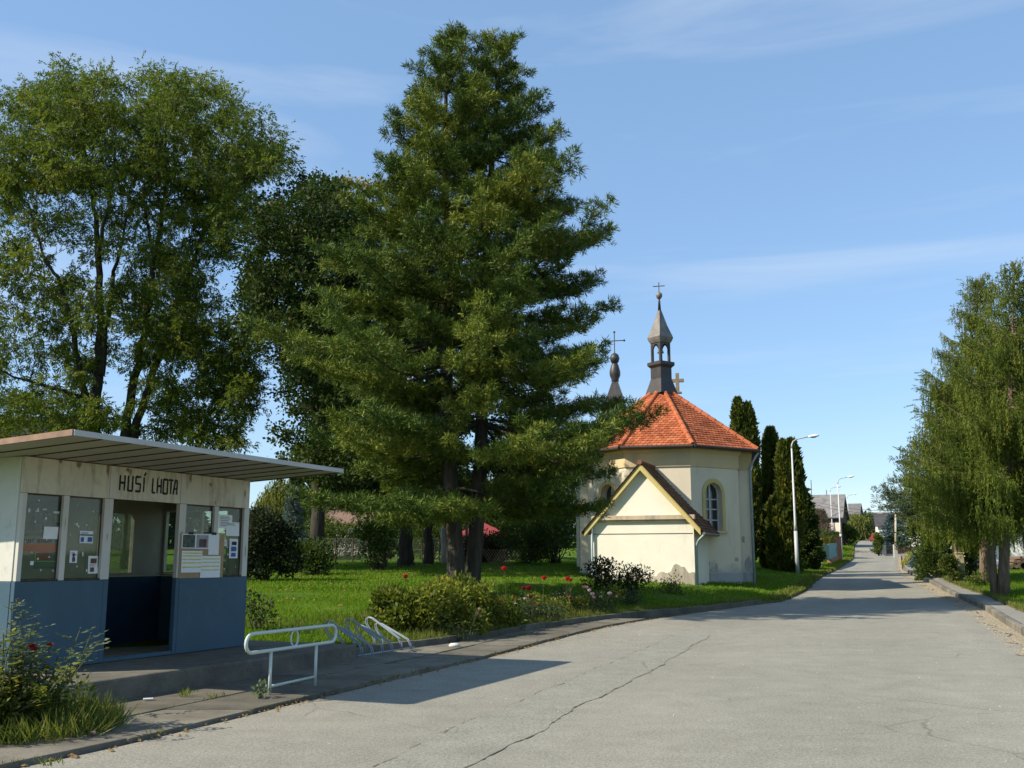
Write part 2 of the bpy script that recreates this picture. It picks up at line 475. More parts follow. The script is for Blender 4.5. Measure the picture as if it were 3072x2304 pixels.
# kerb between pavement and grass (left, low and broken) and right-hand kerb with its pavement
def kerb(name, y0, y1, xf, w, top, m, step=1.0, jit=.015):
    k = MB(); y = y0
    while y < y1:
        L = step * random.uniform(.93, 1.05); j = random.uniform(-jit, jit); t = random.random(); dz = random.uniform(-jit, jit)
        a, b = y + .012, y + L
        poly = [(float(xf(a)) + j, a), (float(xf(a)) + j + w, a), (float(xf(b)) + j + w, b), (float(xf(b)) + j, b)]
        k.prism(poly, lambda p: (p[0], p[1], float(R(p[1])) - .15), lambda p: (p[0], p[1], float(R(p[1])) + top + dz), 0, t)
        y += L
    return tag(k.build(name, m, bevel=.015), kind='structure')
kerb("kerb", 16.3, 33.5, lambda y: XK(y) - .03, .13, .16, KERBD)
kerb("kerb", 4, 66, KR, .16, .17, KERB, 1.0, .006)
tag(strip("sidewalk", np.arange(3, 112, .5), lambda y: KR(y) + .17, lambda y: XO(y) + rag(y, 2), .165, make_asphalt("sidewalk_asphalt", .95, (1, .95, .8), False), cols=4), kind='structure')
tag(strip("gravel", np.arange(3, 112, .5), lambda y: XR(y) - .05 + rag(y, 8) * 3, lambda y: KR(y) + .01, .012, GRAVEL, cols=4), kind='structure')
def crumbs(name, n, place, size, m, kind='stuff'):
    """loose grit, stones and dry leaves"""
    L = MB()
    for _ in range(n):
        x, y, z = place(); s = size * random.uniform(.5, 1.6); a = random.uniform(0, 6.28)
        c, d = math.cos(a) * s, math.sin(a) * s
        h = s * random.uniform(.3, .7)
        L.add([(x - c, y - d, z), (x + d * .7, y - c * .7, z), (x + c, y + d, z), (x - d * .7, y + c * .7, z), (x + c * .2, y, z + h)], [(0, 1, 4), (1, 2, 4), (2, 3, 4), (3, 0, 4)])
    return tag(L.build(name, m), kind=kind)
def gravel_place():
    y = random.uniform(14, 50); x = random.uniform(float(XR(y)) - .25, float(KR(y)) + .02); return x, y, float(R(y)) + .012
crumbs("gravel_stones", 2500, gravel_place, .018, GRAVEL)
STONE_GREY = simple("pale_stone", (.42, .39, .33), .3, 9, .9, .2, .4)
DRYLEAF = simple("dry_leaf", (.2, .12, .045), .45, 12, .8, .1, 0)
def edge_place():
    y = random.uniform(6.5, 30); x = float(XA(y)) + random.gauss(0, .07); return x, y, float(R(y)) + .01
crumbs("fallen_leaves", 420, edge_place, .022, DRYLEAF)
def road_place():
    y = random.uniform(6.2, 22) ; x = random.uniform(float(XA(y)), float(XR(y))); return x, y, float(R(y)) + .002
crumbs("road_grit", 260, road_place, .011, STONE_GREY)
tag(MB().lathe([(.02, -.02), (.09, 0), (.11, .03), (.07, .065), (.01, .07)], Zp(1363, 1941, .05) - np.array([0, 0, .0]), 9, squash=.6).build("stone", simple("white_stone", (.6, .57, .5), .1, 9), smooth=True),
    "pale flat stone lying on the paving slabs by the rose bed", "stone")

# ------------------------------------------------------------------ bus shelter
CREAM = worn("cream_paint", (.60, .55, .42), (.21, .12, .055), .49, 2.2, sharp=.3, c2=(.36, .31, .22))
CREAM_SIDE = worn("peeling_paint", (.60, .58, .51), (.24, .12, .055), .57, 2.6, streak=False, c2=(.36, .36, .35))
BLUE = worn("blue_paint", (.048, .098, .135), (.06, .075, .08), .6, 3, sharp=.25, c2=(.075, .12, .145))
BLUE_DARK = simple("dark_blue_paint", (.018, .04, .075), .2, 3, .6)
INNER = simple("inner_wall", (.33, .30, .24), .15, 2, .8)
STEEL = worn("zinc_sheet", (.40, .37, .30), (.16, .10, .06), .6, 1.5, streak=False, sharp=.25)
FASCIA = worn("zinc_edge", (.42, .41, .39), (.22, .12, .07), .62, 4, streak=False)
RUSTLINE = simple("rust_joint", (.085, .05, .032), .4, 9, .9)
RUSTEDGE = simple("rusty_edge", (.27, .17, .12), .3, 5, .8)
POSTM = worn("post_paint", (.56, .53, .46), (.3, .16, .08), .64, 4)
FLOORM = simple("shelter_floor", (.28, .24, .17), .25, 3, .9)
BLACKM = simple("black_letters", (.035, .034, .034), .3, 30, .8)
PAPER = simple("paper", (.74, .74, .72), .04, 9, .7, .2, 0)
INKBLUE = simple("ink_blue", (.05, .12, .3), .3, 30, .7, .2, 0)
INKDARK = simple("ink_dark", (.03, .03, .04), .3, 30, .7, .2, 0)
CARD = simple("cardboard", (.36, .25, .14), .12, 6, .9, .1, 0)
ORANGE = simple("orange_print", (.48, .10, .025), .15, 5, .6, .2, 0)
YELLOWM = simple("yellow_marker", (.6, .52, .12), .15, 9, .8, .1, 0)
def make_glass(name="dusty_glass", dustc=(.42, .43, .36), lo=.02, hi=.13):
    t = NT(name)
    tr = t.new('ShaderNodeBsdfTransparent'); tr.inputs['Color'].default_value = (.80, .86, .80, 1)
    gl = t.new('ShaderNodeBsdfGlossy'); gl.inputs['Roughness'].default_value = .03
    df = t.new('ShaderNodeBsdfDiffuse'); df.inputs['Color'].default_value = (*dustc, 1)
    m1 = t.new('ShaderNodeMixShader'); m2 = t.new('ShaderNodeMixShader')
    dust = t.ramp(t.noise(2.2, 7, .65), [(.3, lo), (.75, hi)])
    t.link(dust, m1.inputs['Fac']); t.link(tr.outputs[0], m1.inputs[1]); t.link(df.outputs[0], m1.inputs[2])
    m2.inputs['Fac'].default_value = .03
    t.link(m1.outputs[0], m2.inputs[1]); t.link(gl.outputs[0], m2.inputs[2]); t.link(m2.outputs[0], t.out.inputs['Surface'])
    return t.m
GLASS = make_glass()
GLASSD = make_glass("grimy_glass", (.30, .34, .20), .38, .62)

C1 = Zp(62, 2017, .3)
EX = unit(np.array([.4037, .9149, 0])); EN = np.array([EX[1], -EX[0], 0])      # along the front, out of the front
SF = Fr((C1[0], C1[1], 0.), EX, EN)
def on_plane(px, py, n):
    """local x and height where a sight line meets the shelter plane at distance n in front of its face"""
    o = SF(0, n, 0); d = ray(px, py)
    s, t = np.linalg.solve(np.array([[EX[0], -d[0]], [EX[1], -d[1]]]), -o[:2])
    return s, H + d[2] * t
def zoomed(x, y, n=0.): return on_plane(x * .3436, 1350 + y * .3436, n)
# concrete platform
pm = MB()
pm.box(-1.75, 5.0, -2.1, 1.42, -.2, .292, SF)
tag(pm.build("platform", SHELF, bevel=.03), kind='structure')

FZ, SZ, HZ, TZ = .3, 1.34, 2.385, 2.815
X0, X1, DEP = -.18, 4.02, 1.72
sh = thing("bus_shelter", "cream and blue bus shelter with flat overhanging roof and village name over its doorway", "bus shelter", SF(1.9, -.8, FZ))
def b(name, mat, *boxes, bevel=.004, parent=None, label=None):
    m = MB()
    for q in boxes: m.box(*q, SF)
    o = m.build(name, mat, parent or sh, bevel=bevel)
    if label: o['label'] = label
    return o
b("wall_panel", CREAM, (X0, X1, -.05, 0, HZ, TZ))                       # fascia over openings
b("wall_panel", CREAM_SIDE, (X0 - .012, X0 + .04, -DEP, -.052, SZ + .004, TZ), label="sunlit peeling end wall")
b("blue_panel", BLUE, (X0 - .012, 1.15, -.05, .012, FZ, SZ))
b("blue_panel", BLUE, (2.545, X1 + .012, -.05, .012, FZ, SZ))
b("blue_panel", BLUE, (X0 - .016, X0 + .036, -DEP, -.055, FZ, SZ))
for x0, x1 in ((X0, -.115), (.43, .515), (1.09, 1.235), (2.475, 2.61), (3.215, 3.31), (3.90, X1)):
    b("post", POSTM, (x0, x1, -.06, .008, SZ + .004, HZ - .003))
b("post", BLUE, (1.153, 1.235, -.06, .01, FZ, SZ)); b("post", BLUE, (2.475, 2.542, -.06, .01, FZ, SZ))
for x0, x1 in ((1.155, 1.235), (2.475, 2.555)): b("batten", POSTM, (x0, x1, .001, .009, HZ + .002, TZ - .002))
rs_ = random.Random(17); rm_ = MB()
for cx_, cz_, w_, h_ in ((.33, 2.80, .05, .05), (.62, 2.79, .09, .10), (1.10, 2.78, .05, .22), (1.45, 2.785, .07, .07), (1.5, 2.76, .03, .16), (2.02, 2.72, .03, .05), (2.66, 2.77, .04, .18), (3.1, 2.70, .05, .06), (3.22, 2.44, .03, .05), (3.9, 2.62, .03, .2), (.47, 2.05, .012, .2), (1.16, 1.9, .012, .12), (3.96, 1.75, .02, .25), (2.54, 1.95, .014, .2)):
    o_ = [(cx_ + w_ * .6 * math.cos(6.283 * i / 11) * rs_.uniform(.4, 1), min(cz_ + h_ * .38 * math.sin(6.283 * i / 11) * rs_.uniform(.4, 1) - (h_ * .35 if i % 3 == 0 and i > 5 else 0), TZ - .003)) for i in range(11)]
    rm_.add([SF(x, .0105, z) for x, z in o_], [list(range(11))])
rm_.build("rust_stains", simple("rust_stain", (.27, .18, .105), .4, 25, .9, .1, 0), sh)["kind"] = "stuff"
b("door_sill", BLUE, (1.238, 2.473, -.055, .005, FZ, FZ + .05))
for x0, x1 in ((-.115, .43), (.515, 1.09), (2.61, 3.215), (3.31, 3.90)):
    f = b("window", RUSTLINE, (x0, x1, -.05, -.035, HZ - .018, HZ - .004), (x0, x1, -.05, .004, SZ + .005, SZ + .022), (x0, x0 + .012, -.05, -.035, SZ + .022, HZ - .018), (x1 - .012, x1, -.05, -.035, SZ + .022, HZ - .018), bevel=0)
    b("pane", GLASS, (x0 + .012, x1 - .012, -.046, -.041, SZ + .022, HZ - .018), bevel=0, parent=f)
    tp = MB()
    for _ in range(13):
        tx_, tz_, ts_ = random.uniform(x0 + .05, x1 - .05), random.uniform(SZ + .1, HZ - .08), random.uniform(.008, .02)
        tp.box(tx_, tx_ + ts_, -.0405, -.0395, tz_, tz_ + ts_ * random.uniform(.7, 1.8), SF)
    tp.build("tape_scraps", PAPER, f)["kind"] = "stuff"
# back wall with its windows, far end wall, floor
bxA0, bxA1 = zoomed(722, 800, -DEP)[0], zoomed(868, 800, -DEP)[0]
bxB0, bxB1 = zoomed(960, 800, -DEP)[0] - .06, zoomed(1150, 800, -DEP)[0]
bxA0 += .02
bot, top = SZ + .03, HZ - .06
cuts = [X0 + .04, bxA0, bxA1, bxB0, bxB1, X1 - .04]
solid = [(cuts[0], cuts[1]), (cuts[2], cuts[3]), (cuts[4], cuts[5])]
b("back_wall", INNER, *[(a, c, -DEP, -DEP + .05, bot, top) for a, c in solid], (cuts[0], cuts[5], -DEP, -DEP + .05, top + .001, TZ), (cuts[0], cuts[5], -DEP, -DEP + .05, SZ, bot - .001), bevel=0)
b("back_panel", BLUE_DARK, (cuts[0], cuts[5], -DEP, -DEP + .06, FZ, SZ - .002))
for a, c in ((bxA0, bxA1), (bxB0, bxB1)):
    f = b("window", INNER, (a, a + .03, -DEP - .01, -DEP + .06, bot, top), (c - .03, c, -DEP - .01, -DEP + .06, bot, top), (a + .03, c - .03, -DEP - .01, -DEP + .06, top - .03, top), (a + .03, c - .03, -DEP - .01, -DEP + .06, bot, bot + .03), bevel=0)
    b("pane", GLASSD, (a + .03, c - .03, -DEP + .02, -DEP + .026, bot, top), bevel=0, parent=f)
b("end_wall", INNER, (X1 - .04, X1, -DEP, -1.64, SZ, TZ), (X1 - .04, X1, -.35, -.052, SZ, TZ), (X1 - .04, X1, -1.638, -.352, HZ, TZ), (X1 - .04, X1, -1.638, -.352, SZ, SZ + .03), bevel=0)
b("end_panel", BLUE, (X1 - .04, X1 + .008, -DEP, -.055, FZ, SZ - .002))
f = b("window", CREAM, (X1 - .05, X1 + .01, -1.638, -1.61, SZ + .032, HZ - .002), (X1 - .05, X1 + .01, -.38, -.352, SZ + .032, HZ - .002), (X1 - .05, X1 + .01, -.91, -.885, SZ + .032, HZ - .002), (X1 - .048, X1 + .008, -1.61, -.38, HZ - .03, HZ - .003), (X1 - .048, X1 + .008, -1.61, -.38, SZ + .033, SZ + .06), bevel=0)
b("pane", GLASS, (X1 - .022, X1 - .016, -1.61, -.38, SZ + .032, HZ - .002), bevel=0, parent=f)
b("floor_slab", FLOORM, (X0 + .04, X1 - .045, -DEP + .062, -.056, FZ - .02, FZ + .008), bevel=0)
# roof: ribbed sheet sloping down to the back, with a metal edge
def rz(n): return 2.817 + .05 * n
rf = MB()
rx0, rx1, rn0, rn1 = -.96, 4.13, -2.15, 1.62
rx = [rx0 + (rx1 - rx0) * k / 12 for k in range(13)]
for k in range(12):
    rf.add([SF(x, n, rz(n) + z) for z in (.010, .045) for x, n in ((rx[k] + .012, rn0), (rx[k + 1] - .012, rn0), (rx[k + 1] - .012, rn1), (rx[k] + .012, rn1))],
           [(3, 2, 1, 0), (4, 5, 6, 7), (0, 1, 5, 4), (1, 2, 6, 5), (2, 3, 7, 6), (3, 0, 4, 7)])
    
roof = rf.build("roof", STEEL, sh)
jr = MB()
for k in range(13):
    jr.add([SF(x, n, rz(n) + z) for z in (.0, .04) for x, n in ((rx[k] - .010, rn0), (rx[k] + .010, rn0), (rx[k] + .010, rn1), (rx[k] - .010, rn1))],
           [(3, 2, 1, 0), (4, 5, 6, 7), (0, 1, 5, 4), (1, 2, 6, 5), (2, 3, 7, 6), (3, 0, 4, 7)])
jr.build("roof_joint", RUSTLINE, roof)
eg = MB()
eg.add([SF(x, n, rz(1.62) + z) for z in (-.004, .058) for x, n in ((rx0 - .02, rn1 + .002), (rx1 + .02, rn1 + .002), (rx1 + .02, rn1 + .02), (rx0 - .02, rn1 + .02))],
       [(3, 2, 1, 0), (4, 5, 6, 7), (0, 1, 5, 4), (1, 2, 6, 5), (2, 3, 7, 6), (3, 0, 4, 7)])
eg.build("roof_edge", FASCIA, roof)
for xa, xb in ((rx0 - .035, rx0 - .014), (rx1 + .014, rx1 + .035)):
    eg = MB()
    eg.add([SF(x, n, rz(n) + z) for z in (-.004, .062) for x, n in ((xa, rn0), (xb, rn0), (xb, rn1), (xa, rn1))],
           [(3, 2, 1, 0), (4, 5, 6, 7), (0, 1, 5, 4), (1, 2, 6, 5), (2, 3, 7, 6), (3, 0, 4, 7)])
    eg.build("roof_edge", RUSTEDGE, roof)
# painted village name, in broken stencilled strokes
STROKES = {'H': [((0, 0), (0, 1)), ((1, 0), (1, 1)), ((0, .5), (1, .5))], 'U': [((0, 1), (0, 0)), ((0, 0), (1, 0)), ((1, 0), (1, 1))],
           'S': [((1, 1), (0, 1)), ((0, 1), (0, .52)), ((0, .52), (1, .52)), ((1, .52), (1, 0)), ((1, 0), (0, 0))],
           'I': [((.5, 0), (.5, 1)), ((.55, 1.12), (1.1, 1.34))], 'L': [((.2, 1), (.2, 0)), ((.2, 0), (1, 0))],
           'O': [((0, 0), (0, 1)), ((0, 1), (1, 1)), ((1, 1), (1, 0)), ((1, 0), (0, 0))], 'T': [((0, 1), (1, 1)), ((.5, 1), (.5, 0))],
           'A': [((0, 0), (.45, 1)), ((.45, 1), (1, 1)), ((1, 1), (1, 0)), ((.15, .4), (1, .4))]}
lt = MB()
for ch, xa, xb in (('H', 1048, 1088), ('U', 1120, 1158), ('S', 1186, 1226), ('I', 1246, 1268), ('L', 1328, 1358), ('H', 1376, 1408), ('O', 1428, 1464), ('T', 1476, 1512), ('A', 1517, 1547)):
    x0, x1 = zoomed(xa, 280)[0], zoomed(xb, 290)[0]
    z0, z1 = 2.507, 2.702
    for (ax, az), (bx, bz) in STROKES[ch]:
        pa, pb = np.array([x0 + ax * (x1 - x0), z0 + az * (z1 - z0)]), np.array([x0 + bx * (x1 - x0), z0 + bz * (z1 - z0)])
        n = max(1, int(round(np.linalg.norm(pb - pa) / .042))); d = unit(pb - pa); q = np.array([-d[1], d[0]])
        for i in range(n):
            a_, b_ = pa + (pb - pa) * (i + .06) / n - d * .006, pa + (pb - pa) * (i + .94) / n + d * .006
            w = .0155 * random.uniform(.85, 1.1); j = random.uniform(-.0015, .0015)
            lt.add([SF(p[0], y, p[1]) for y in (-.001, .002) for p in (a_ - q * w + j, b_ - q * w, b_ + q * w + j, a_ + q * w)],
                   [(3, 2, 1, 0), (4, 5, 6, 7), (0, 1, 5, 4), (1, 2, 6, 5), (2, 3, 7, 6), (3, 0, 4, 7)])
lt.build("lettering", BLACKM, sh)

# notices on the glass
def sheet(name, label, q, mat, n=-.036, group=None, extra=None, cat="notice", tilt=0.):
    """q: two opposite corners on the enlarged photograph"""
    (xa, za), (xb, zb) = zoomed(q[0], q[1], n), zoomed(q[2], q[3], n)
    x0, x1, z0, z1 = min(xa, xb), max(xa, xb), min(za, zb), max(za, zb)
    m = MB()
    nx = 5
    vs = [SF(x0 + (x1 - x0) * i / nx, n + .004 * math.sin(i * 1.3 + x0 * 5) * (1 if j else -1), z0 + (z1 - z0) * j) for j in (0, 1) for i in range(nx + 1)]
    vs2 = [v - EN * .002 for v in map(np.array, vs)]
    k = nx + 1
    m.add(vs + vs2, [(i, i + 1, k + i + 1, k + i) for i in range(nx)] + [(3 * k + i, 3 * k + i + 1, 2 * k + i + 1, 2 * k + i) for i in range(nx)])
    if extra:
        for (u0, u1, v0, v1, mi) in extra:
            m.box(x0 + (x1 - x0) * u0, x0 + (x1 - x0) * u1, n + .0045, n + .0065, z0 + (z1 - z0) * v0, z0 + (z1 - z0) * v1, SF, mi)
    o = m.build(name, mat if isinstance(mat, list) else [mat])
    return tag(o, label, cat, group) if label else o
lines = lambda n, a, b_, mi, u0=.1, u1=.85: [(u0, u0 + (u1 - u0) * random.uniform(.6, 1), a + (b_ - a) * (i + .3) / n, a + (b_ - a) * (i + .55) / n, mi) for i in range(n)]
sheet("paper_notice", "blank white sheet taped above the orange strip on the leftmost shelter window", (385, 668, 502, 778), PAPER)
tx = sheet("event_poster", "poster with grey heading over an orange band on the leftmost shelter window", (185, 772, 482, 888), [simple("poster_grey", (.22, .21, .2), .2, 8), ORANGE, BLACKM], -.048, cat="poster",
           extra=[(.0, 1.0, 0, .62, 1)])
def letters(s, x0, x1, z0, z1, n, mat, parent):
    m = MB(); adv = (x1 - x0) / len(s)
    glyph = dict(STROKES); glyph.update({'E': [((0, 0), (0, 1)), ((0, 1), (1, 1)), ((0, .5), (.8, .5)), ((0, 0), (1, 0))], 'D': [((0, 0), (0, 1)), ((0, 1), (.7, 1)), ((.7, 1), (1, .7)), ((1, .7), (1, .3)), ((1, .3), (.7, 0)), ((.7, 0), (0, 0))],
        'V': [((0, 1), (.5, 0)), ((.5, 0), (1, 1))], 'N': [((0, 0), (0, 1)), ((0, 1), (1, 0)), ((1, 0), (1, 1))], 'Z': [((0, 1), (1, 1)), ((1, 1), (0, 0)), ((0, 0), (1, 0))], 'i': [((.5, 0), (.5, .7)), ((.5, .85), (.5, 1))], ' ': []})
    for i, c in enumerate(s):
        for (a, b_), (c_, d_) in glyph[c]:
            pa = np.array([x0 + adv * (i + .12 + .66 * a), z0 + (z1 - z0) * b_]); pb = np.array([x0 + adv * (i + .12 + .66 * c_), z0 + (z1 - z0) * d_])
            d = unit(pb - pa); q = np.array([-d[1], d[0]]) * .006; pa = pa - d * .005; pb = pb + d * .005
            m.add([SF(p[0], y, p[1]) for y in (n, n + .002) for p in (pa - q, pb - q, pb + q, pa + q)], [(4, 5, 6, 7), (0, 1, 5, 4), (2, 3, 7, 6)])
    return m.build("lettering", mat, parent)
(ea, ez), (eb, ez2) = zoomed(192, 808, -.04), zoomed(462, 782, -.04)
letters("ZiDI EVENT", ea, eb, ez + .006, ez2 - .006, -.0435, BLACKM, tx)
sheet("photo_poster", "dark poster of small grey pictures in rows, high on the leftmost shelter window", (205, 440, 540, 760), [simple("poster_dark", (.05, .048, .045), .3, 6), simple("poster_photo", (.17, .17, .15), .4, 20), PAPER], -.05, cat="poster",  # poster enlarged as a dark backing so the bright window looks dim
      extra=[(.04 + .24 * i, .22 + .24 * i, .08 + .34 * j, .34 + .34 * j, 1) for i in range(4) for j in range(2)] + [(.12, .17, .62, .78, 2), (.3, .38, .7, .74, 2), (.47, .56, .76, .8, 2), (.74, .94, .68, .74, 2)])
sheet("bordered_poster", "slate poster with bright green border at the foot of the leftmost shelter window", (300, 890, 512, 1035), [simple("poster_slate", (.06, .09, .10), .3, 5), simple("poster_green", (.22, .38, .08), .1, 5), simple("poster_red", (.2, .05, .03), .2, 5)], -.05, cat="poster",
      extra=[(.02, .06, .45, 1, 1), (.02, .95, .42, .46, 1), (.1, .6, .55, .95, 2)])
sheet("small_leaflet", "tiny white leaflet low on the leftmost shelter window", (265, 970, 292, 1005), PAPER)
sheet("printed_card", "white card with black bar and blue blocks on the second shelter window", (700, 705, 808, 815), [PAPER, INKDARK, INKBLUE], extra=[(.02, .98, .62, .72, 1), (.08, .3, .1, .48, 2), (.6, .92, .12, .5, 2), (.1, .6, .8, .86, 2)])
sheet("dancer_leaflet", "narrow leaflet with a dark dancing figure, second shelter window", (612, 878, 670, 985), [PAPER, simple("ink_violet", (.07, .03, .12), .2, 9)],
      extra=[(.42, .6, .42, .68, 1), (.44, .58, .7, .82, 1), (.28, .44, .6, .72, 1), (.58, .8, .62, .7, 1), (.34, .48, .08, .44, 1), (.54, .7, .1, .42, 1), (.2, .42, .82, .86, 1)])
sheet("photo_leaflet", "white leaflet with a brown photo in the lower right of the second shelter window", (775, 925, 850, 1078), [PAPER, simple("photo_brown", (.14, .07, .05), .5, 30), INKDARK], extra=[(.2, .8, .58, .86, 1), (.2, .6, .1, .35, 1)] + lines(3, .4, .55, 2))
sheet("typed_notice", "typed white sheet with taped corners, topmost on the last shelter window", (1915, 562, 2025, 688), [PAPER, INKDARK], extra=lines(6, .15, .9, 1))
sheet("faint_notice", "nearly blank white sheet lapping under the typed one on the last shelter window", (1977, 628, 2086, 752), [PAPER, INKDARK], -.0375, extra=lines(2, .75, .95, 1))
sheet("tall_flyer", "tall narrow flyer with blue pictures, last shelter window", (2006, 775, 2072, 945), [PAPER, INKBLUE, INKDARK], extra=[(.25, .8, .68, .86, 2), (.2, .8, .36, .6, 1), (.25, .75, .08, .28, 1)])
sheet("small_slip", "small white slip beside the tall flyer on the last shelter window", (1956, 786, 1980, 838), [PAPER, INKDARK], extra=lines(3, .2, .8, 1))
nb = thing("notice_board", "cardboard notice board with photos and lined sheets hung right of the shelter doorway", "notice board", SF(3.0, .02, 1.34))
def bsheet(name, q, mats, n=.022, extra=None):
    (xa, za), (xb, zb) = zoomed(q[0], q[1], n), zoomed(q[2], q[3], n)
    m = MB(); x0, x1, z0, z1 = xa, xb, min(za, zb), max(za, zb)
    m.box(x0, x1, n - .003, n, z0, z1, SF)
    for (u0, u1, v0, v1, mi) in (extra or []): m.box(x0 + (x1 - x0) * u0, x0 + (x1 - x0) * u1, n + .0005, n + .002, z0 + (z1 - z0) * v0, z0 + (z1 - z0) * v1, SF, mi)
    return m.build(name, mats, nb)
bsheet("board", (1578, 722, 1943, 1110), [CARD], .016)
bsheet("photo", (1592, 730, 1706, 860), [PAPER, simple("photo_landscape", (.08, .10, .08), .6, 14)], extra=[(.06, .94, .06, .93, 1)])
bsheet("photo", (1712, 732, 1822, 864), [PAPER, simple("photo_roof", (.22, .07, .03), .5, 10), simple("photo_pale", (.3, .3, .33), .2, 8)], extra=[(.06, .94, .06, .93, 2), (.25, .8, .12, .66, 1)])
bsheet("paper_sheet", (1828, 732, 1908, 915), [PAPER])
bsheet("lined_sheet", (1590, 880, 1758, 1068), [PAPER, YELLOWM], .024, extra=[(.04, .96, v, v + .055, 1) for v in (.22, .42, .58, .74, .87)])
bsheet("lined_sheet", (1757, 925, 1918, 1112), [PAPER, YELLOWM], .026, extra=[(.04, .96, v, v + .05, 1) for v in (.33, .5, .68, .84)])
bsheet("clip", (1650, 715, 1690, 738), [INKDARK], .03)
bsheet("clip", (1850, 718, 1890, 742), [INKDARK], .03)

# ------------------------------------------------------------------ guard rail and bicycle stand
RAILM = worn("rail_paint", (.50, .56, .50), (.16, .10, .06), .6, 7, rough=.5, streak=False, c2=(.40, .48, .38))
ra, rb = Zp(808, 2084, .05), Zp(945, 2057, .05)
RX = unit((rb - ra) * np.array([1, 1, 0])); RY = np.array([RX[1], -RX[0], 0])
RF = Fr((ra[0], ra[1], 0), RX, RY)
def rail_s(px, py):
    d = ray(px, py); s, t = np.linalg.solve(np.array([[RX[0], -d[0]], [RX[1], -d[1]]]), -ra[:2]); return s, H + d[2] * t
rl = thing("guard_rail", "low white tubular guard rail with a ring in its loop, beside the shelter platform", "guard rail", RF(.5, 0, .05))
sL, sR = rail_s(738, 1934)[0], rail_s(1008, 1900)[0]
zb_, zt_ = rail_s(800, 1953)[1], rail_s(870, 1890)[1]
zb2, zt2 = rail_s(990, 1925)[1], rail_s(990, 1878)[1]
rr = .1
def loop():
    def z(s, top): return (zt_ + (zt2 - zt_) * (s - sL) / (sR - sL)) if top else (zb_ + (zb2 - zb_) * (s - sL) / (sR - sL))
    pts = []
    h = (z(sL, 1) - z(sL, 0)) / 2
    for k in range(9):
        a = math.pi / 2 + math.pi * k / 8; s = sL + h + h * math.cos(a); pts.append(RF(s, 0, (z(s, 1) + z(s, 0)) / 2 + h * math.sin(a)))
    for k in range(9):
        a = -math.pi / 2 + math.pi * k / 8; s = sR - h + h * math.cos(a); pts.append(RF(s, 0, (z(s, 1) + z(s, 0)) / 2 + h * math.sin(a)))
    pts.append(pts[0]); pts.append(pts[1]); return pts
MB().tube(loop(), .021, 10, cap=False).build("loop_tube", RAILM, rl, smooth=True)
sp = rail_s(945, 2057)[0]
for s, zt in ((0, zb_), (sp, (zb_ + zb2) / 2)): MB().tube([RF(s, 0, .02), RF(s, 0, zt)], .019, 10).build("post", RAILM, rl, smooth=True)
MB().tube([RF(0, 0, .14), RF(sp, 0, .16)], .016, 10).build("foot_bar", RAILM, rl, smooth=True)
sm = rail_s(884, 1914)[0]; zm = (zb_ + zt_ + zb2 + zt2) / 4; hm = (zt_ - zb_ + zt2 - zb2) / 4 - .01
MB().tube([RF(sm + hm * .8 * math.cos(a), 0, zm + hm * math.sin(a)) for a in np.linspace(0, 2 * math.pi, 25)], .011, 8, cap=False).build("ring", RAILM, rl, smooth=True)

ZINC = worn("galvanised_tube", (.25, .29, .33), (.2, .14, .1), .66, 8, rough=.42, streak=False)
bkA = Zp(1085, 1968, .1)
BX = unit(np.array([.42, .9, 0])); BY = np.array([BX[1], -BX[0], 0])
BF = Fr((bkA[0], bkA[1], float(R(bkA[1])) + .09), BX, BY)
rack = thing("bicycle_rack", "galvanised bicycle rack of paired bent hoops on the kerb edge by the roses", "bicycle rack", BF(.8, -.3, 0))
prof = [(0, 0), (-.02, .1), (-.06, .16), (-.28, .28), (-.50, .40), (-.56, .415), (-.60, .39), (-.60, .34), (-.56, .27), (-.50, .2), (-.46, .12), (-.45, 0)]
for i in range(6):
    s = .02 + i * .3; k = 1.0 if i % 2 else 1.28
    hb = MB()
    for q in (-.025, .025):
        hb.tube([BF(s + q, y * 1.2, z * k) for y, z in prof], .0095, 7)
    hb.build("hoop", ZINC, rack, smooth=True)
MB().tube([BF(-.1, -.01, .02), BF(1.65, -.01, .02)], .012, 7).build("base_rail", ZINC, rack, smooth=True)
MB().tube([BF(-.1, -.54, .02), BF(1.65, -.54, .02)], .012, 7).build("base_rail", ZINC, rack, smooth=True)

# ------------------------------------------------------------------ chapel
def plaster(name, c, stain, amount=.62, c2=None):
    t = NT(name); c = np.array(c)
    col = t.ramp(t.noise(.9, 6, .6), [(.3, tuple(c * .93)), (.7, tuple(np.minimum(c * 1.04, .9)))])
    v = t.pos((1, 1, .25))
    f = t.ramp(t.noise(1.8, 9, .7, v), [(amount, 0.), (amount + .2, .8)])
    col = t.mix(f, col, stain)
    if c2:
        sp = t.new('ShaderNodeSeparateXYZ'); t.link(t.pos(), sp.inputs[0])
        n = t.noise(1.1, 8, .7)
        ad = t.new('ShaderNodeMath', operation='MULTIPLY_ADD'); t.link(n, ad.inputs[0]); ad.inputs[1].default_value = 2.4
        t.link(sp.outputs['Z'], ad.inputs[2])
        g = t.ramp(ad.outputs[0], [(.0, 1.), (.0, 1.)])
        r = [q for q in t.n if q.type == 'VALTORGB'][-1]
        mr = t.new('ShaderNodeMapRange'); mr.inputs[1].default_value = 1.75; mr.inputs[2].default_value = 2.3; mr.inputs[3].default_value = 1; mr.inputs[4].default_value = 0
        t.link(ad.outputs[0], mr.inputs[0])
        col = t.mix(mr.outputs[0], col, c2)
    t.color(col, .92, .15)
    t.bump(t.noise(7, 8, .65), .25, .03)
    return t.m
WALLM = plaster("chapel_plaster", (.76, .715, .59), (.55, .49, .37), .57)
WALLW = plaster("chapel_upper_plaster", (.68, .60, .45), (.46, .41, .32), .58, (.36, .34, .29))
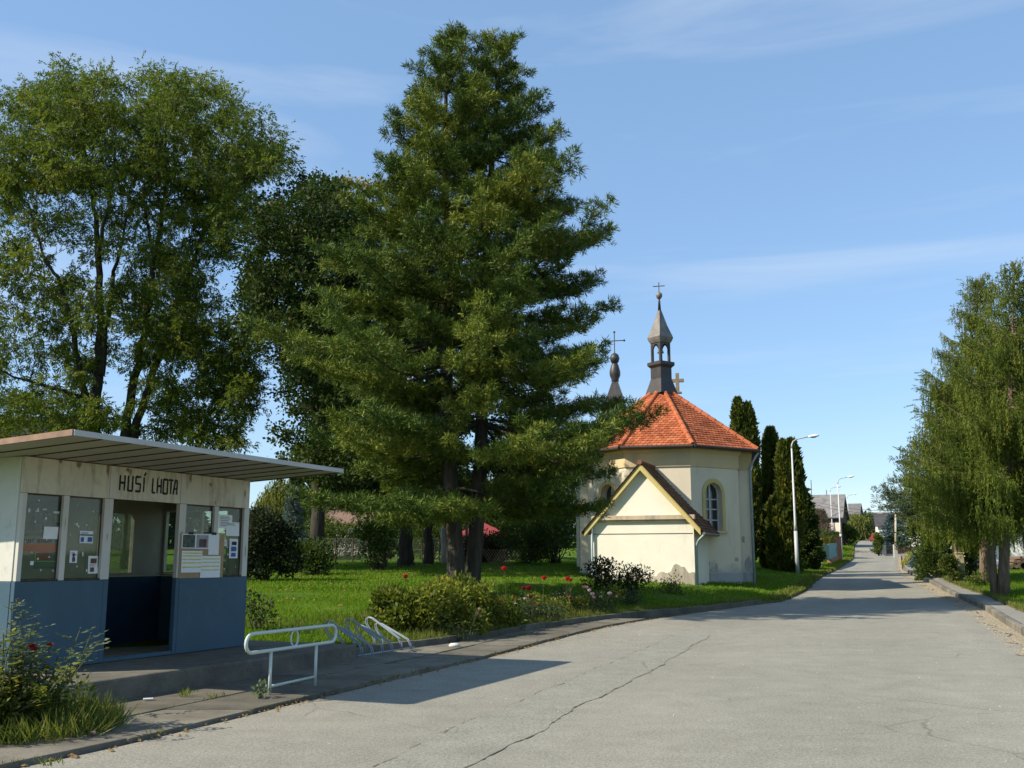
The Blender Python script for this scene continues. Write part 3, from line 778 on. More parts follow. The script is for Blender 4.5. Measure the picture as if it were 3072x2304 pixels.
OCHRE = plaster("ochre_plaster", (.58, .46, .26), (.40, .33, .22), .55)
YELLOWP = plaster("yellow_plaster", (.54, .44, .18), (.33, .29, .16), .52)
PLINTH = plaster("grey_plinth", (.36, .36, .34), (.22, .22, .2), .5)
def tile_mat(name, stops):
    t = NT(name)
    col = t.mix(1, t.ramp(t.attr(), stops), t.ramp(t.noise(1.6, 8, .72), [(.34, .55), (.5, .95), (.7, 1.12)]), 'MULTIPLY')
    t.color(col, .85, .2); t.bump(t.noise(40, 4), .2, .01); return t.m
TILE = tile_mat("clay_tile", [(0, (.29, .078, .034)), (.5, (.40, .112, .044)), (1, (.48, .155, .07))])
TILE_OLD = tile_mat("old_brown_tile", [(0, (.10, .05, .03)), (.5, (.16, .075, .04)), (1, (.22, .11, .06))])
LEAD = simple("dark_sheet_metal", (.055, .052, .052), .25, 4, .5, .4, .15, 20, metal=.3)
LEADL = simple("weathered_sheet_metal", (.17, .155, .14), .3, 3, .55, .4, .15, 20, metal=.2)
GUTTER = simple("brown_gutter", (.06, .045, .035), .2, 6, .6)
PIPE = simple("blue_grey_pipe", (.30, .36, .38), .15, 5, .5, .4)
STONE = simple("sandstone", (.22, .18, .115), .25, 8, .9, .1, .5)
IRON = simple("wrought_iron", (.07, .055, .05), .2, 9, .6, .4)
WINDARK = simple("window_dark", (.03, .035, .04), .3, 3, .12, .6, 0)
FRAMEW = simple("window_frame_paint", (.5, .5, .47), .1, 8, .7)

TH = math.radians(13)
CR_, CA = np.array([math.cos(TH), -math.sin(TH), 0]), np.array([math.sin(TH), math.cos(TH), 0])
CC = np.array([GX(1998, 45.), 45., 0.])
CF = Fr(CC, CR_, CA)
ch = thing("chapel", "cream village chapel with red tiled roof and black bell turret behind the pine", "chapel", (CC[0], CC[1], .3))
zc = lambda py, Y: float(P(2000, py, Y)[2])
ZE, ZF, ZPL = zc(1340, 41.8), zc(1400, 41.8), zc(1720, 42)
A = 3.26; q = 1.35; NW, NY, NB = 3.72, -.75, 4.3
plan = [(-q, -A), (q, -A), (A, -q), (A, NY), (NW, NY), (NW, NB), (-NW, NB), (-NW, NY), (-A, NY), (-A, -q)]
def offset(pl, d):
    """push every side of a plan outwards"""
    n = len(pl); out = []
    for i in range(n):
        p0, p1, p2 = np.array(pl[i - 1]), np.array(pl[i]), np.array(pl[(i + 1) % n])
        e1, e2 = unit(p1 - p0), unit(p2 - p1)
        n1, n2 = np.array([e1[1], -e1[0]]), np.array([e2[1], -e2[0]])
        out.append(tuple(p1 + (n1 + n2) * d / max(1 + np.dot(n1, n2), .25)))
    return out
def band(m, pl, z0, z1, mi=0, skip=(), fr=CF):
    n = len(pl)
    for i in range(n):
        if i in skip: continue
        p, r = pl[i], pl[(i + 1) % n]
        m.add([fr(p[0], p[1], z0), fr(r[0], r[1], z0), fr(r[0], r[1], z1), fr(p[0], p[1], z1)], [(0, 1, 2, 3)], mi)
def ring(m, pa, pb, za, zb, fr=CF, mi=0):
    n = len(pa); 
    for i in range(n):
        j = (i + 1) % n
        m.add([fr(*pa[i], za), fr(*pa[j], za), fr(*pb[j], zb), fr(*pb[i], zb)], [(0, 1, 2, 3)], mi)
wz0, wz1 = zc(1594, 43), zc(1452, 43)                              # window opening: sill and crown of its arch
wm = MB()
band(wm, plan, -.4, ZF, skip=(1, 9))
def arch_pts(w, z0, z1, n=12):
    r = w / 2
    return [(-r, z0)] + [(-r * math.cos(math.pi * k / n), z1 - r + r * math.sin(math.pi * k / n)) for k in range(n + 1)] + [(r, z0)]
def arched_wall(m, p, r, z0, z1, cx, w, h0, h1, depth, fr=CF):
    """a wall side with a round-headed opening and its reveal; returns the frame of the opening"""
    p, r = np.array(p), np.array(r); e = unit(r - p); L = np.linalg.norm(r - p); nn = np.array([e[1], -e[0]])
    f = lambda s, z, d=0: fr(*(p + e * s + nn * d), z)
    pts = [(cx + a, z) for a, z in arch_pts(w, h0, h1)]
    x0, x1 = pts[0][0], pts[-1][0]
    quad = lambda a: m.add(a, [(0, 1, 2, 3)])
    quad([f(0, z0), f(x0, z0), f(x0, z1), f(0, z1)]); quad([f(x1, z0), f(L, z0), f(L, z1), f(x1, z1)])
    quad([f(x0, z0), f(x1, z0), f(x1, h0), f(x0, h0)])
    for (a, za), (b_, zb) in zip(pts[1:-2], pts[2:-1]): quad([f(a, za), f(b_, zb), f(b_, z1), f(a, z1)])
    for (a, za), (b_, zb) in zip(pts, pts[1:] + pts[:1]): quad([f(b_, zb), f(a, za), f(a, za, -depth), f(b_, zb, -depth)])
    return f, pts
WINDOWS = []
for i, cxs in ((1, 1.23), (9, 1.47)):
    p, r = plan[i], plan[(i + 1) % len(plan)]
    WINDOWS.append((arched_wall(wm, p, r, -.4, ZF, cxs, .92, wz0, wz1, .3), cxs))
wall = wm.build("wall", WALLW, ch)
fm = MB(); fo = offset(plan, .05)
band(fm, fo, ZF, ZE - .28); ring(fm, plan, fo, ZF, ZF)
co = offset(plan, .16); ring(fm, fo, co, ZE - .28, ZE - .14); band(fm, co, ZE - .14, ZE - .03)
fm.build("frieze", OCHRE, wall)
pm = MB(); po = offset(plan, .06); band(pm, po, -.4, ZPL); ring(pm, po, plan, ZPL, ZPL + .05); pm.build("plinth", PLINTH, wall)
for (f, pts), cxs in WINDOWS:
    w = MB(); w.add([f(s, z, -.27) for s, z in pts], [list(range(len(pts)))[::-1]])
    win = w.build("window", WINDARK, ch)
    fr_ = MB()
    def bar(s0, z0, s1, z1, t=.03):
        d = unit(np.array([s1 - s0, z1 - z0])); n_ = np.array([-d[1], d[0]]) * t
        fr_.add([f(a, z, dd) for dd in (-.26, -.22) for a, z in ((s0 - n_[0], z0 - n_[1]), (s1 - n_[0], z1 - n_[1]), (s1 + n_[0], z1 + n_[1]), (s0 + n_[0], z0 + n_[1]))],
                [(3, 2, 1, 0), (4, 5, 6, 7), (0, 1, 5, 4), (1, 2, 6, 5), (2, 3, 7, 6), (3, 0, 4, 7)])
    bar(cxs, wz0, cxs, wz1 - .03, .035)
    for zz in (wz0 + .45, wz0 + .9, wz0 + 1.32): bar(cxs - .45, zz, cxs + .45, zz, .025)
    for (a, za), (b_, zb) in zip(pts[:-1], pts[1:]): bar(a, za, b_, zb, .04)
    fr_.build("window_frame", FRAMEW, win)
    sr = MB(); o2 = [(cxs + a, z) for a, z in arch_pts(1.26, wz0, wz1 + .17)]
    for (a, za), (b_, zb), (c_, zc_), (d_, zd) in zip(pts[:-1], pts[1:], o2[:-1], o2[1:]):
        sr.add([f(a, za, .04), f(b_, zb, .04), f(d_, zd, .04), f(c_, zc_, .04)], [(0, 1, 2, 3)])
        sr.add([f(c_, zc_, .04), f(d_, zd, .04), f(d_, zd, 0), f(c_, zc_, 0)], [(0, 1, 2, 3)])
    sr.build("window_surround", YELLOWP, win)
    sl = MB(); sl.add([f(cxs + s, z, d) for d in (.0, .12) for s, z in ((-.68, wz0 - .1), (.68, wz0 - .1), (.68, wz0 - .003), (-.68, wz0 - .003))],
                      [(3, 2, 1, 0), (4, 5, 6, 7), (0, 1, 5, 4), (1, 2, 6, 5), (2, 3, 7, 6), (3, 0, 4, 7)])
    sl.build("window_sill", OCHRE, win)

peel = MB(); rp = random.Random(8)
def patch(f, s0, s1, z0, z1, n=14):
    cs_, cz_ = (s0 + s1) / 2, (z0 + z1) / 2
    o = [(cs_ + (s1 - s0) / 2 * math.cos(6.283 * i / n) * rp.uniform(.6, 1.15), cz_ + (z1 - z0) / 2 * math.sin(6.283 * i / n) * rp.uniform(.6, 1.15)) for i in range(n)]
    peel.add([f(s, z, .006) for s, z in o], [list(range(n))])
f1 = WINDOWS[0][0][0]
for q_ in ((.30, .62, 1.38, 1.62), (.55, .98, 1.30, 1.52), (1.18, 1.36, 1.0, 1.5), (.1, .24, .9, 1.5), (1.9, 2.3, .85, 1.1), (2.3, 2.55, 1.5, 1.7)): patch(f1, *q_)
fr4 = lambda s, z, d=0: CF(A + s, NY - d, z)
patch(fr4, .14, .44, .95, 1.75); patch(fr4, .05, .2, 2.3, 2.6)
peel.build("peeled_plaster", PLINTH, wall)["kind"] = "stuff"

# roof: hips up to the turret, then a ridge to the back gable; scalloped tiles laid in courses
ZR = zc(1158, 44.8)
ev = [(-1.5, -3.66), (1.5, -3.66), (4.12, -1.04), (4.12, NB), (-4.12, NB), (-4.12, -1.04)]
E3 = [np.array([*p, ZE]) for p in ev]; AP = np.array([0, 0, ZR]); BK = np.array([0, NB, ZR])
faces = [(E3[0], E3[1], AP, AP), (E3[1], E3[2], AP, AP), (E3[2], E3[3], BK, AP), (E3[5], E3[0], AP, AP), (E3[4], E3[5], AP, BK)]
def tiled(m, fr, a, b_, c, d, tw=.19, course=.175, sag=.0):
    """tiles over a slope: a, b eaves; c above b; d above a"""
    u = unit(b_ - a); nrm_ = unit(np.cross(b_ - a, d - a)); v = np.cross(nrm_, u)
    top = max(np.dot(d - a, v), np.dot(c - a, v)); n = int(top / course)
    L = np.linalg.norm(b_ - a)
    dl_, cl = np.dot(d - a, u), np.dot(c - a, u); dv, cv = np.dot(d - a, v), np.dot(c - a, v)
    for k in range(n + 1):
        t = k * course
        lo = dl_ * t / dv if dv > 1e-6 else 0; hi = L + (cl - L) * t / cv if cv > 1e-6 else L
        if hi - lo < .08: continue
        x = math.floor(lo / tw) * tw + (tw / 2 if k % 2 else 0) - tw
        while x < hi:
            x0, x1 = max(x, lo), min(x + tw - .006, hi)
            if x1 - x0 > .03:
                w_ = x1 - x0; l_ = course * 1.25; lift = random.uniform(.026, .036)
                pts = [(x0, t + l_, .004), (x0, t + .05, lift), (x0 + w_ * .22, t + .012, lift + .002), (x0 + w_ * .5, t, lift + .002), (x0 + w_ * .78, t + .012, lift + .002), (x1, t + .05, lift), (x1, t + l_, .004)]
                W3 = [fr(*(a + u * px + v * pv + nrm_ * h)) for px, pv, h in pts]
                B3 = [fr(*(a + u * px + v * pv + nrm_ * (h - .02))) for px, pv, h in pts[1:6]]
                m.add(W3 + B3, [list(range(7))[::-1]] + [(1 + i, 2 + i, 8 + i, 7 + i) for i in range(4)], 0, min(1, max(0, random.gauss(.5, .3))))
            x += tw
rm = MB()
for fc in faces:
    pts = [fc[0], fc[1], fc[2]] + ([fc[3]] if np.linalg.norm(fc[3] - fc[2]) > .01 else [])
    rm.add([CF(*(p - np.array([0, 0, .01]))) for p in pts], [list(range(len(pts)))])
    tiled(rm, CF, *fc)
roof = rm.build("roof", TILE, ch)
rg = MB()
def ridge(m, fr, p0, p1, r=.12, seg=.36):
    n = int(np.linalg.norm(p1 - p0) / seg); d = (p1 - p0) / n
    for i in range(n):
        m.tube([fr(*(p0 + d * i)), fr(*(p0 + d * (i + 1.06)))], [r, r * .86], 9, tint=random.uniform(.5, 1))
for p in (E3[0], E3[1], E3[2], E3[5]): ridge(rg, CF, p + np.array([0, 0, .02]), AP + np.array([0, 0, .02]))
ridge(rg, CF, AP, BK)
rg.build("ridge_tiles", TILE, roof)
gt = MB()
for i in range(5):
    j = [5, 0, 1, 2][i] if i < 4 else 3
    if i == 4: break
for p, r in ((E3[4], E3[5]), (E3[5], E3[0]), (E3[0], E3[1]), (E3[1], E3[2]), (E3[2], E3[3])):
    o = unit(np.array([(r - p)[1], -(r - p)[0], 0])) * .06
    gt.tube([CF(*(p + o - np.array([0, 0, .05]))), CF(*(r + o - np.array([0, 0, .05])))], .075, 8)
gt.build("gutter", GUTTER, roof)
so = MB(); ep = [tuple(p[:2]) for p in E3]
so.add([CF(p[0], p[1], ZE - .03) for p in ev], [list(range(6))[::-1]]); so.build("soffit", GUTTER, roof)
dp = MB(); dp.tube([CF(4.15, -1.0, ZE - .08), CF(3.9, -.95, ZE - .5), CF(3.78, -.86, ZE - .8), CF(3.78, -.86, .1)], .055, 8)
dp.build("drainpipe", PIPE, ch, smooth=True)
# back gable with a stepped white parapet and a stone cross
gb = MB()
poly = [(-3.9, ZE - .3), (3.9, ZE - .3), (3.95, ZE + .35), (3.3, ZE + .55), (.55, ZR + .22), (.4, ZR + .45), (-.4, ZR + .45), (-.55, ZR + .22), (-3.3, ZE + .55), (-3.95, ZE + .35)]
gb.prism(poly, lambda p: CF(p[0], NB + .002, p[1]), lambda p: CF(p[0], NB + .4, p[1]))
gb.prism([(-NW, -.4), (NW, -.4), (NW, ZE - .3), (-NW, ZE - .3)], lambda p: CF(p[0], NB + .004, p[1]), lambda p: CF(p[0], NB + .36, p[1]))
gab = gb.build("gable", plaster("gable_white", (.68, .64, .55), (.35, .32, .27), .55), ch)
cx = MB(); k = .45; z0 = ZR + .45
cx.prism([(-.085, 0), (.085, 0), (.085, .52), (.32, .52), (.32, .68), (.085, .68), (.085, .98), (-.085, .98), (-.085, .68), (-.32, .68), (-.32, .52), (-.085, .52)], lambda p: CF(k + p[0], NB + .12, z0 + p[1]), lambda p: CF(k + p[0], NB + .3, z0 + p[1]))
cx.box(k - .2, k + .2, NB + .05, NB + .37, z0 - .05, z0 + .02, CF)
cx.build("cross", STONE, gab, bevel=.01)

# bell turret, turned so that a corner faces the road
TF = zrot(CF(0, 0, 0), -13 + 45 + 3)
zt = lambda py: zc(py, 45)
tu = MB()
s0 = .40
def sq(h): return [(-h, -h), (h, -h), (h, h), (-h, h)]
def frustum(m, h0, h1, z0, z1, fr=TF, mi=0):
    ring(m, sq(h0), sq(h1), z0, z1, fr, mi)
zb0, zl0, zl1, za1, zk1, zs1 = ZR - .35, zt(1105), zt(1088), zt(1030), zt(1014), zt(931)
frustum(tu, .52, .335, zb0, zt(1138)); frustum(tu, .335, .335, zt(1138), zl0)
frustum(tu, .335, .44, zl0, zl0 + .12); frustum(tu, .44, .44, zl0 + .12, zl1); tu.add([TF(*p, zl1) for p in sq(.44)], [(0, 1, 2, 3)])
tur = tu.build("bell_turret", LEAD, ch)
pb = MB()
for sx in (-1, 1):
    for sy in (-1, 1): pb.box(sx * .265 - .05, sx * .265 + .05, sy * .265 - .05, sy * .265 + .05, zl1 + .002, za1, TF)
for side in range(4):
    f2 = zrot(TF.o, -13 + 45 + 3 + 90 * side)
    zt_a, zt_b = za1 - .32, za1
    n = 8; xs = [-.215 + .43 * i / n for i in range(n + 1)]
    zs = [zt_a + .26 * math.sin(math.pi * i / n) ** .8 for i in range(n + 1)]
    for i in range(n):
        pb.add([f2(x, y, z) for y in (-.30, -.24) for x, z in ((xs[i], zs[i]), (xs[i + 1], zs[i + 1]), (xs[i + 1], zt_b), (xs[i], zt_b))],
               [(3, 2, 1, 0), (4, 5, 6, 7), (0, 1, 5, 4), (2, 3, 7, 6)])
pb.build("belfry_arches", LEAD, tur)
sp = MB()
frustum(sp, .33, .385, za1, za1 + .12); frustum(sp, .385, .42, za1 + .12, zk1)
frustum(sp, .42, .235, zk1, zk1 + (zs1 - zk1) * .45); frustum(sp, .235, .06, zk1 + (zs1 - zk1) * .45, zs1)
sp.add([TF(*p, za1) for p in sq(.33)], [(3, 2, 1, 0)])
spire = sp.build("spire", LEADL, tur)
zB = zt(887)
MB().lathe([(.075, zs1 - .02), (.05, zB - .25), (.04, zB - .16)], TF(0, 0, 0), 10).build("spire_rod", LEAD, spire, smooth=True)
MB().lathe([(.04, -.17), (.09, -.14), (.14, -.05), (.155, .03), (.13, .1), (.07, .15), (.04, .17)], TF(0, 0, zB), 14).build("ball", LEADL, spire, smooth=True)
def iron_cross(z0, z1, arm, o, w=.022, ends=False):
    m = MB(); zz = z0 + (z1 - z0) * .6
    m.tube([o + np.array([0, 0, z0]), o + np.array([0, 0, z1])], w, 6)
    m.tube([o + np.array([0, 0, zz]) - CR_ * arm, o + np.array([0, 0, zz]) + CR_ * arm], w, 6)
    if ends:
        for p in (o + np.array([0, 0, z1]), o + np.array([0, 0, zz]) - CR_ * arm, o + np.array([0, 0, zz]) + CR_ * arm):
            m.lathe([(.0, -.08), (.075, 0), (.0, .08)], p, 6)
    return m
iron_cross(zB + .18, zt(847), .27, TF(0, 0, 0)).build("cross", IRON, spire)
MB().lathe([(.16, 0), (.14, .06), (.1, .16), (.06, .22)], TF(0, 0, zl1 + .45), 12).build("bell", LEADL, tur, smooth=True)

# lower annexe with its gable to the lawn
T2 = math.radians(21)
AC = np.array([GX(2084, 39.1), 39.1, 0.]); ar, aa = np.array([math.cos(T2), -math.sin(T2), 0]), np.array([math.sin(T2), math.cos(T2), 0])
AW = 4.05
AF = Fr(AC - ar * AW / 2, ar, aa)                                   # middle of the gable front
za = lambda py: float(P(2000, py, 39.7)[2])
ZAE, ZAA, ZLB, ZLT = za(1566), za(1393), za(1561), za(1546)
hw = AW / 2; D = 3.4
am = MB()
gp = [(-hw, -.4), (hw, -.4), (hw, ZAE), (0, ZAA - .12), (-hw, ZAE)]
am.prism(gp, lambda p: AF(p[0], 0, p[1]), lambda p: AF(p[0], D, p[1]))
ann = am.build("annexe", WALLM, ch)
lm = MB(); lm.box(-hw - .02, hw + .08, -.16, -.002, ZLB + .02, ZLT, AF); lm.box(-hw - .01, hw + .04, -.1, -.003, ZLB - .06, ZLB + .018, AF)
lm.build("ledge", plaster("ledge_stone", (.50, .40, .27), (.22, .2, .17), .45), ann, bevel=.012)
MB().box(-hw + .02, hw - .05, -.012, -.002, za(1602), za(1600), AF).build("wall_wire", IRON, ann)
pl = MB()
rng_ = random.Random(4)
n = 40; tp = [(-hw + .02 + (AW - .04) * i / n, 1.0 + .12 * math.sin(i * .5) + rng_.uniform(-.07, .07) + (.5 if i > 30 and i < 38 else 0) * math.sin((i - 30) / 8 * math.pi)) for i in range(n + 1)]
for (a, z_a), (b_, z_b) in zip(tp[:-1], tp[1:]):
    pl.add([AF(a, -.03, -.4), AF(b_, -.03, -.4), AF(b_, -.03, z_b), AF(a, -.03, z_a), AF(a, 0, z_a), AF(b_, 0, z_b)], [(0, 1, 2, 3), (3, 2, 5, 4)])
pl.build("rough_plinth", plaster("rough_render", (.50, .44, .34), (.25, .22, .17), .42), ann)
vm = MB()
sl_ = unit(np.array([hw + .35, ZAE - ZAA - .0]))
for s in (-1, 1):
    x1, z1 = s * (hw + .3), ZAA - (ZAA - ZAE) * (hw + .3) / hw
    vm.prism([(0, ZAA + .05), (x1, z1 + .05), (x1, z1 - .20), (0, ZAA - .235)], lambda p: AF(p[0] , -.22, p[1]), lambda p: AF(p[0], -.003, p[1]))
vm.build("verge", YELLOWP, ann)
rm2 = MB()
x1, z1 = hw + .42, ZAA - (ZAA - ZAE) * (hw + .42) / hw
for s in (-1, 1):
    a, b_ = (np.array([x1, -.26, z1 + .06]), np.array([x1, D, z1 + .06])) if s > 0 else (np.array([-x1, D, z1 + .06]), np.array([-x1, -.26, z1 + .06]))
    c, d = (np.array([0, D, ZAA + .06]), np.array([0, -.26, ZAA + .06])) if s > 0 else (np.array([0, -.26, ZAA + .06]), np.array([0, D, ZAA + .06]))
    rm2.add([AF(*p) for p in (a, b_, c, d)], [(0, 1, 2, 3)]); tiled(rm2, AF, a, b_, c, d, .18, .17)
    rm2.add([AF(*(p - np.array([0, 0, .05]))) for p in (a, b_, c, d)], [(3, 2, 1, 0)])
aroof = rm2.build("annexe_roof", TILE_OLD, ann)
ridge(rg2 := MB(), AF, np.array([0, -.26, ZAA + .08]), np.array([0, D, ZAA + .08]), .1); rg2.build("ridge_tiles", TILE_OLD, aroof)
MB().tube([AF(x1 + .02, -.3, z1), AF(x1 + .02, D - .4, z1)], .06, 8).build("gutter", LEADL, aroof)
MB().tube([AF(x1, -.2, z1 - .05), AF(hw + .2, -.1, z1 - .25), AF(hw + .07, .1, z1 - .45), AF(hw + .07, .1, .05)], .045, 8).build("drainpipe", PIPE, ann, smooth=True)
MB().tube([AF(-hw - .02, -.1, ZAE), AF(-hw - .02, -.1, .05)], .045, 8).build("drainpipe", PIPE, ann, smooth=True)

# square tower with dark pointed roof at the far left of the chapel
TW = np.array([GX(1855, 52.), 52., 0.]); WF = Fr(TW, CR_, CA); hw2 = 1.85
zw = lambda py: float(P(1855, py, 51.5)[2])
wm2 = MB(); band(wm2, sq(hw2), .2, zw(1412), fr=WF)
tw_ = wm2.build("tower", WALLM, ch)
cm = MB(); o1, o2 = sq(hw2 + .06), sq(hw2 + .2); ring(cm, sq(hw2), o1, zw(1412), zw(1412), WF); band(cm, o1, zw(1412), zw(1404), fr=WF); ring(cm, o1, o2, zw(1404), zw(1396), WF); band(cm, o2, zw(1396), zw(1392), fr=WF)
cm.build("cornice", OCHRE, tw_)
for xa in (-hw2 + .15, hw2 - .6): MB().box(xa, xa + .45, -hw2 - .06, -hw2 - .003, 1.2, zw(1416), WF).build("pilaster", YELLOWP, tw_)
rs = MB(); z0, z1, z2 = zw(1392), zw(1230), zw(1139)
ring(rs, sq(hw2 + .35), sq(1.35), z0, z0 + (z1 - z0) * .35, WF); ring(rs, sq(1.35), sq(.62), z0 + (z1 - z0) * .35, z1, WF); ring(rs, sq(.62), sq(.14), z1, z2, WF)
rs.add([WF(*p, z0) for p in sq(hw2 + .35)], [(3, 2, 1, 0)])
trf = rs.build("tower_roof", LEAD, tw_)
fn = zw(1070)
MB().lathe([(.16, z2 - .05), (.2, z2), (.19, z2 + .1), (.28, z2 + .3), (.29, z2 + .5), (.2, z2 + .85), (.13, z2 + 1.0), (.17, z2 + 1.03), (.1, z2 + 1.1), (.08, fn - .3), (.2, fn - .2), (.26, fn), (.2, fn + .2), (.06, fn + .3)], WF(0, 0, 0), 14).build("finial", LEAD, trf, smooth=True)
iron_cross(fn + .25, zw(990), .52, WF(0, 0, 0), .028, True).build("cross", IRON, trf)

# ------------------------------------------------------------------ trees
LEAF_ASH = foliage("ash_leaf", [(0, (.045, .078, .010)), (.5, (.105, .14, .02)), (1, (.205, .205, .03))], .34)
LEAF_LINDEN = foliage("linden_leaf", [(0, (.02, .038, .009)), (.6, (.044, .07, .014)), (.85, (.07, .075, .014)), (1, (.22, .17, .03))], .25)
LEAF_HEDGE = foliage("hedge_leaf", [(0, (.03, .055, .012)), (.5, (.06, .09, .018)), (1, (.11, .13, .03))], .3)
LEAF_WILLOW = foliage("willow_leaf", [(0, (.08, .10, .025)), (.5, (.14, .155, .04)), (1, (.21, .21, .06))], .35)
LEAF_FAR = foliage("far_leaf", [(0, (.035, .06, .03)), (1, (.07, .095, .05))], .2)
NEEDLE = foliage("pine_needle", [(0, (.018, .042, .011)), (.5, (.092, .138, .022)), (1, (.27, .275, .04))], .08, .5)
LARCH = foliage("larch_needle", [(0, (.05, .078, .012)), (.5, (.115, .15, .022)), (.9, (.18, .195, .033)), (1, (.2, .14, .035))], .32)
THUJA = foliage("thuja_spray", [(0, (.03, .05, .010)), (.55, (.085, .105, .016)), (1, (.17, .15, .028))], .2, .6)
SPRUCE = foliage("blue_spruce_needle", [(0, (.06, .10, .11)), (1, (.14, .19, .2))], .15)
BARK = bark("grey_bark", (.025, .022, .018), (.085, .074, .058))
BARKP = bark("pine_bark", (.03, .026, .023), (.095, .08, .066))
BARKL = bark("larch_bark", (.085, .062, .043), (.25, .185, .128))
PALEBARK = bark("pale_bark", (.2, .18, .15), (.42, .39, .33))

def curve(p0, p1, n=6, sag=0., wob=0., up=0.):
    p0, p1 = np.asarray(p0, float), np.asarray(p1, float); L = np.linalg.norm(p1 - p0); out = []
    w1, w2 = RG.normal(size=3) * wob * L, RG.normal(size=3) * wob * L
    for i in range(n + 1):
        t = i / n; b_ = 4 * t * (1 - t)
        p = p0 + (p1 - p0) * t + np.array([0, 0, -sag * L * b_ + up * L * (t * t - t)]) + w1 * b_ * .5 + w2 * math.sin(2 * math.pi * t) * .25
        out.append(p)
    return out
def taper(r0, r1, n): return [r0 + (r1 - r0) * (i / n) ** .8 for i in range(n + 1)]

def in_poly(x, y, poly):
    c = False; j = len(poly) - 1
    for i in range(len(poly)):
        xi, yi = poly[i]; xj, yj = poly[j]
        if (yi > y) != (yj > y) and x < (xj - xi) * (y - yi) / (yj - yi) + xi: c = not c
        j = i
    return c
def fill(poly, n, Y, depth, mind, seed=1):
    """crown places spread through an outline and its depth, at least mind apart"""
    r = random.Random(seed); xs = [p[0] for p in poly]; ys = [p[1] for p in poly]; out = []; tries = 0
    while len(out) < n and tries < n * 60:
        tries += 1
        x, y = r.uniform(min(xs), max(xs)), r.uniform(min(ys), max(ys))
        if not in_poly(x, y, poly): continue
        p = P(x, y, Y + depth * r.uniform(-1, 1))
        if all(np.linalg.norm(p - q_) > mind for q_ in out): out.append(p)
    return out
def broadleaf(root, limbs, clumps, rad, leafm, barkm, nleaf, ll, lw, droop=.4, tint=lambda p: 0., twigs=5, spread=.5, skin='trunk', leaflets=0):
    tm = MB(); pool, prad = [], []
    for pts, r0, r1 in limbs:
        pts = [np.asarray(p, float) for p in pts]; fine = []
        for a, c in zip(pts[:-1], pts[1:]): fine += [a + (c - a) * t for t in np.linspace(0, 1, 4, endpoint=False)]
        fine.append(pts[-1]); fine = [p + RG.normal(size=3) * .04 * (i > 0) for i, p in enumerate(fine)]
        rr_ = taper(r0, r1, len(fine) - 1)
        tm.tube(fine, rr_, 9)
        pool += fine[2:]; prad += rr_[2:]
    LV = Leaves(); bm_ = MB()
    order = sorted(range(len(clumps)), key=lambda i: min(np.linalg.norm(clumps[i] - p) for p in pool))
    for i in order:
        c = clumps[i]; pa = np.array(pool)
        d = np.linalg.norm(pa - c, axis=1) + 1.6 * np.maximum(0, pa[:, 2] - c[2] + .2)
        k = int(np.argmin(d)); p0 = pool[k]; L = np.linalg.norm(c - p0)
        r0 = min(prad[k] * .6, .02 + .012 * L); cv = curve(p0, c, 6, .0, .10, .12)
        bm_.tube(cv, taper(r0, .012, 6), 5, cap=False)
        pool += cv[2:]; prad += taper(r0, .012, 6)[2:]
        R_ = rad * random.uniform(.75, 1.25)
        ends = []
        tw = []
        for _ in range(twigs):
            e = c + unit(RG.normal(size=3) + np.array([0, 0, .35])) * R_ * random.uniform(.55, 1.0) * np.array([1, 1, .8])
            q0 = cv[random.choice([3, 4, 5, 6])]; bm_.tube(curve(q0, e, 3, 0, .1), [.012, .01, .007, .004], 3, cap=False); ends.append(e); tw.append(q0)
        ends = np.array(ends); tw = np.array(tw)
        m = int(nleaf * random.uniform(.7, 1.3))
        ki = RG.integers(0, len(ends), m); tq = (1 - RG.random(m) ** 1.6 * .75)[:, None]
        base = tw[ki] + (ends[ki] - tw[ki]) * tq + RG.normal(size=(m, 3)) * R_ * spread * np.array([1, 1, .75])
        dirs = nrm(nrm(base - c) * .7 + rdir(m) * .8 + np.array([0, 0, -droop]))
        t0 = .42 + random.gauss(0, .13)
        if leaflets:
            sd = nrm(np.cross(dirs, rdir(m))); tv = t0 + RG.normal(0, .16, m) + tint(c)
            for w_ in range(leaflets):
                t_ = .25 + .75 * w_ / (leaflets - 1)
                for sg in ((-1, 1) if w_ < leaflets - 1 else (0,)):
                    LV.add(base + dirs * ll * t_ * .75, dirs * .75 + sd * sg * .85 + np.array([0, 0, -.15]) + RG.normal(size=(m, 3)) * .12, ll * .42 * RG.uniform(.8, 1.2, m), lw, tv + RG.normal(0, .05, m), .1)
        else: LV.add(base, dirs, ll * RG.uniform(.6, 1.2, m), lw * RG.uniform(.7, 1.2, m), t0 + RG.normal(0, .17, m) + tint(c), .12)
    tr = tm.build(skin, barkm, root, smooth=True)
    bm_.build("branches", barkm, tr, smooth=True)
    LV.build("crown", leafm, root)
    return pool

cpx = lambda x, y: (x * .7233, 150 + y * .7233)
def pts_at(lst, Y, dy=None):
    return [P(*cpx(x, y), Y + (dy[i] if dy else 0)) for i, (x, y) in enumerate(lst)]
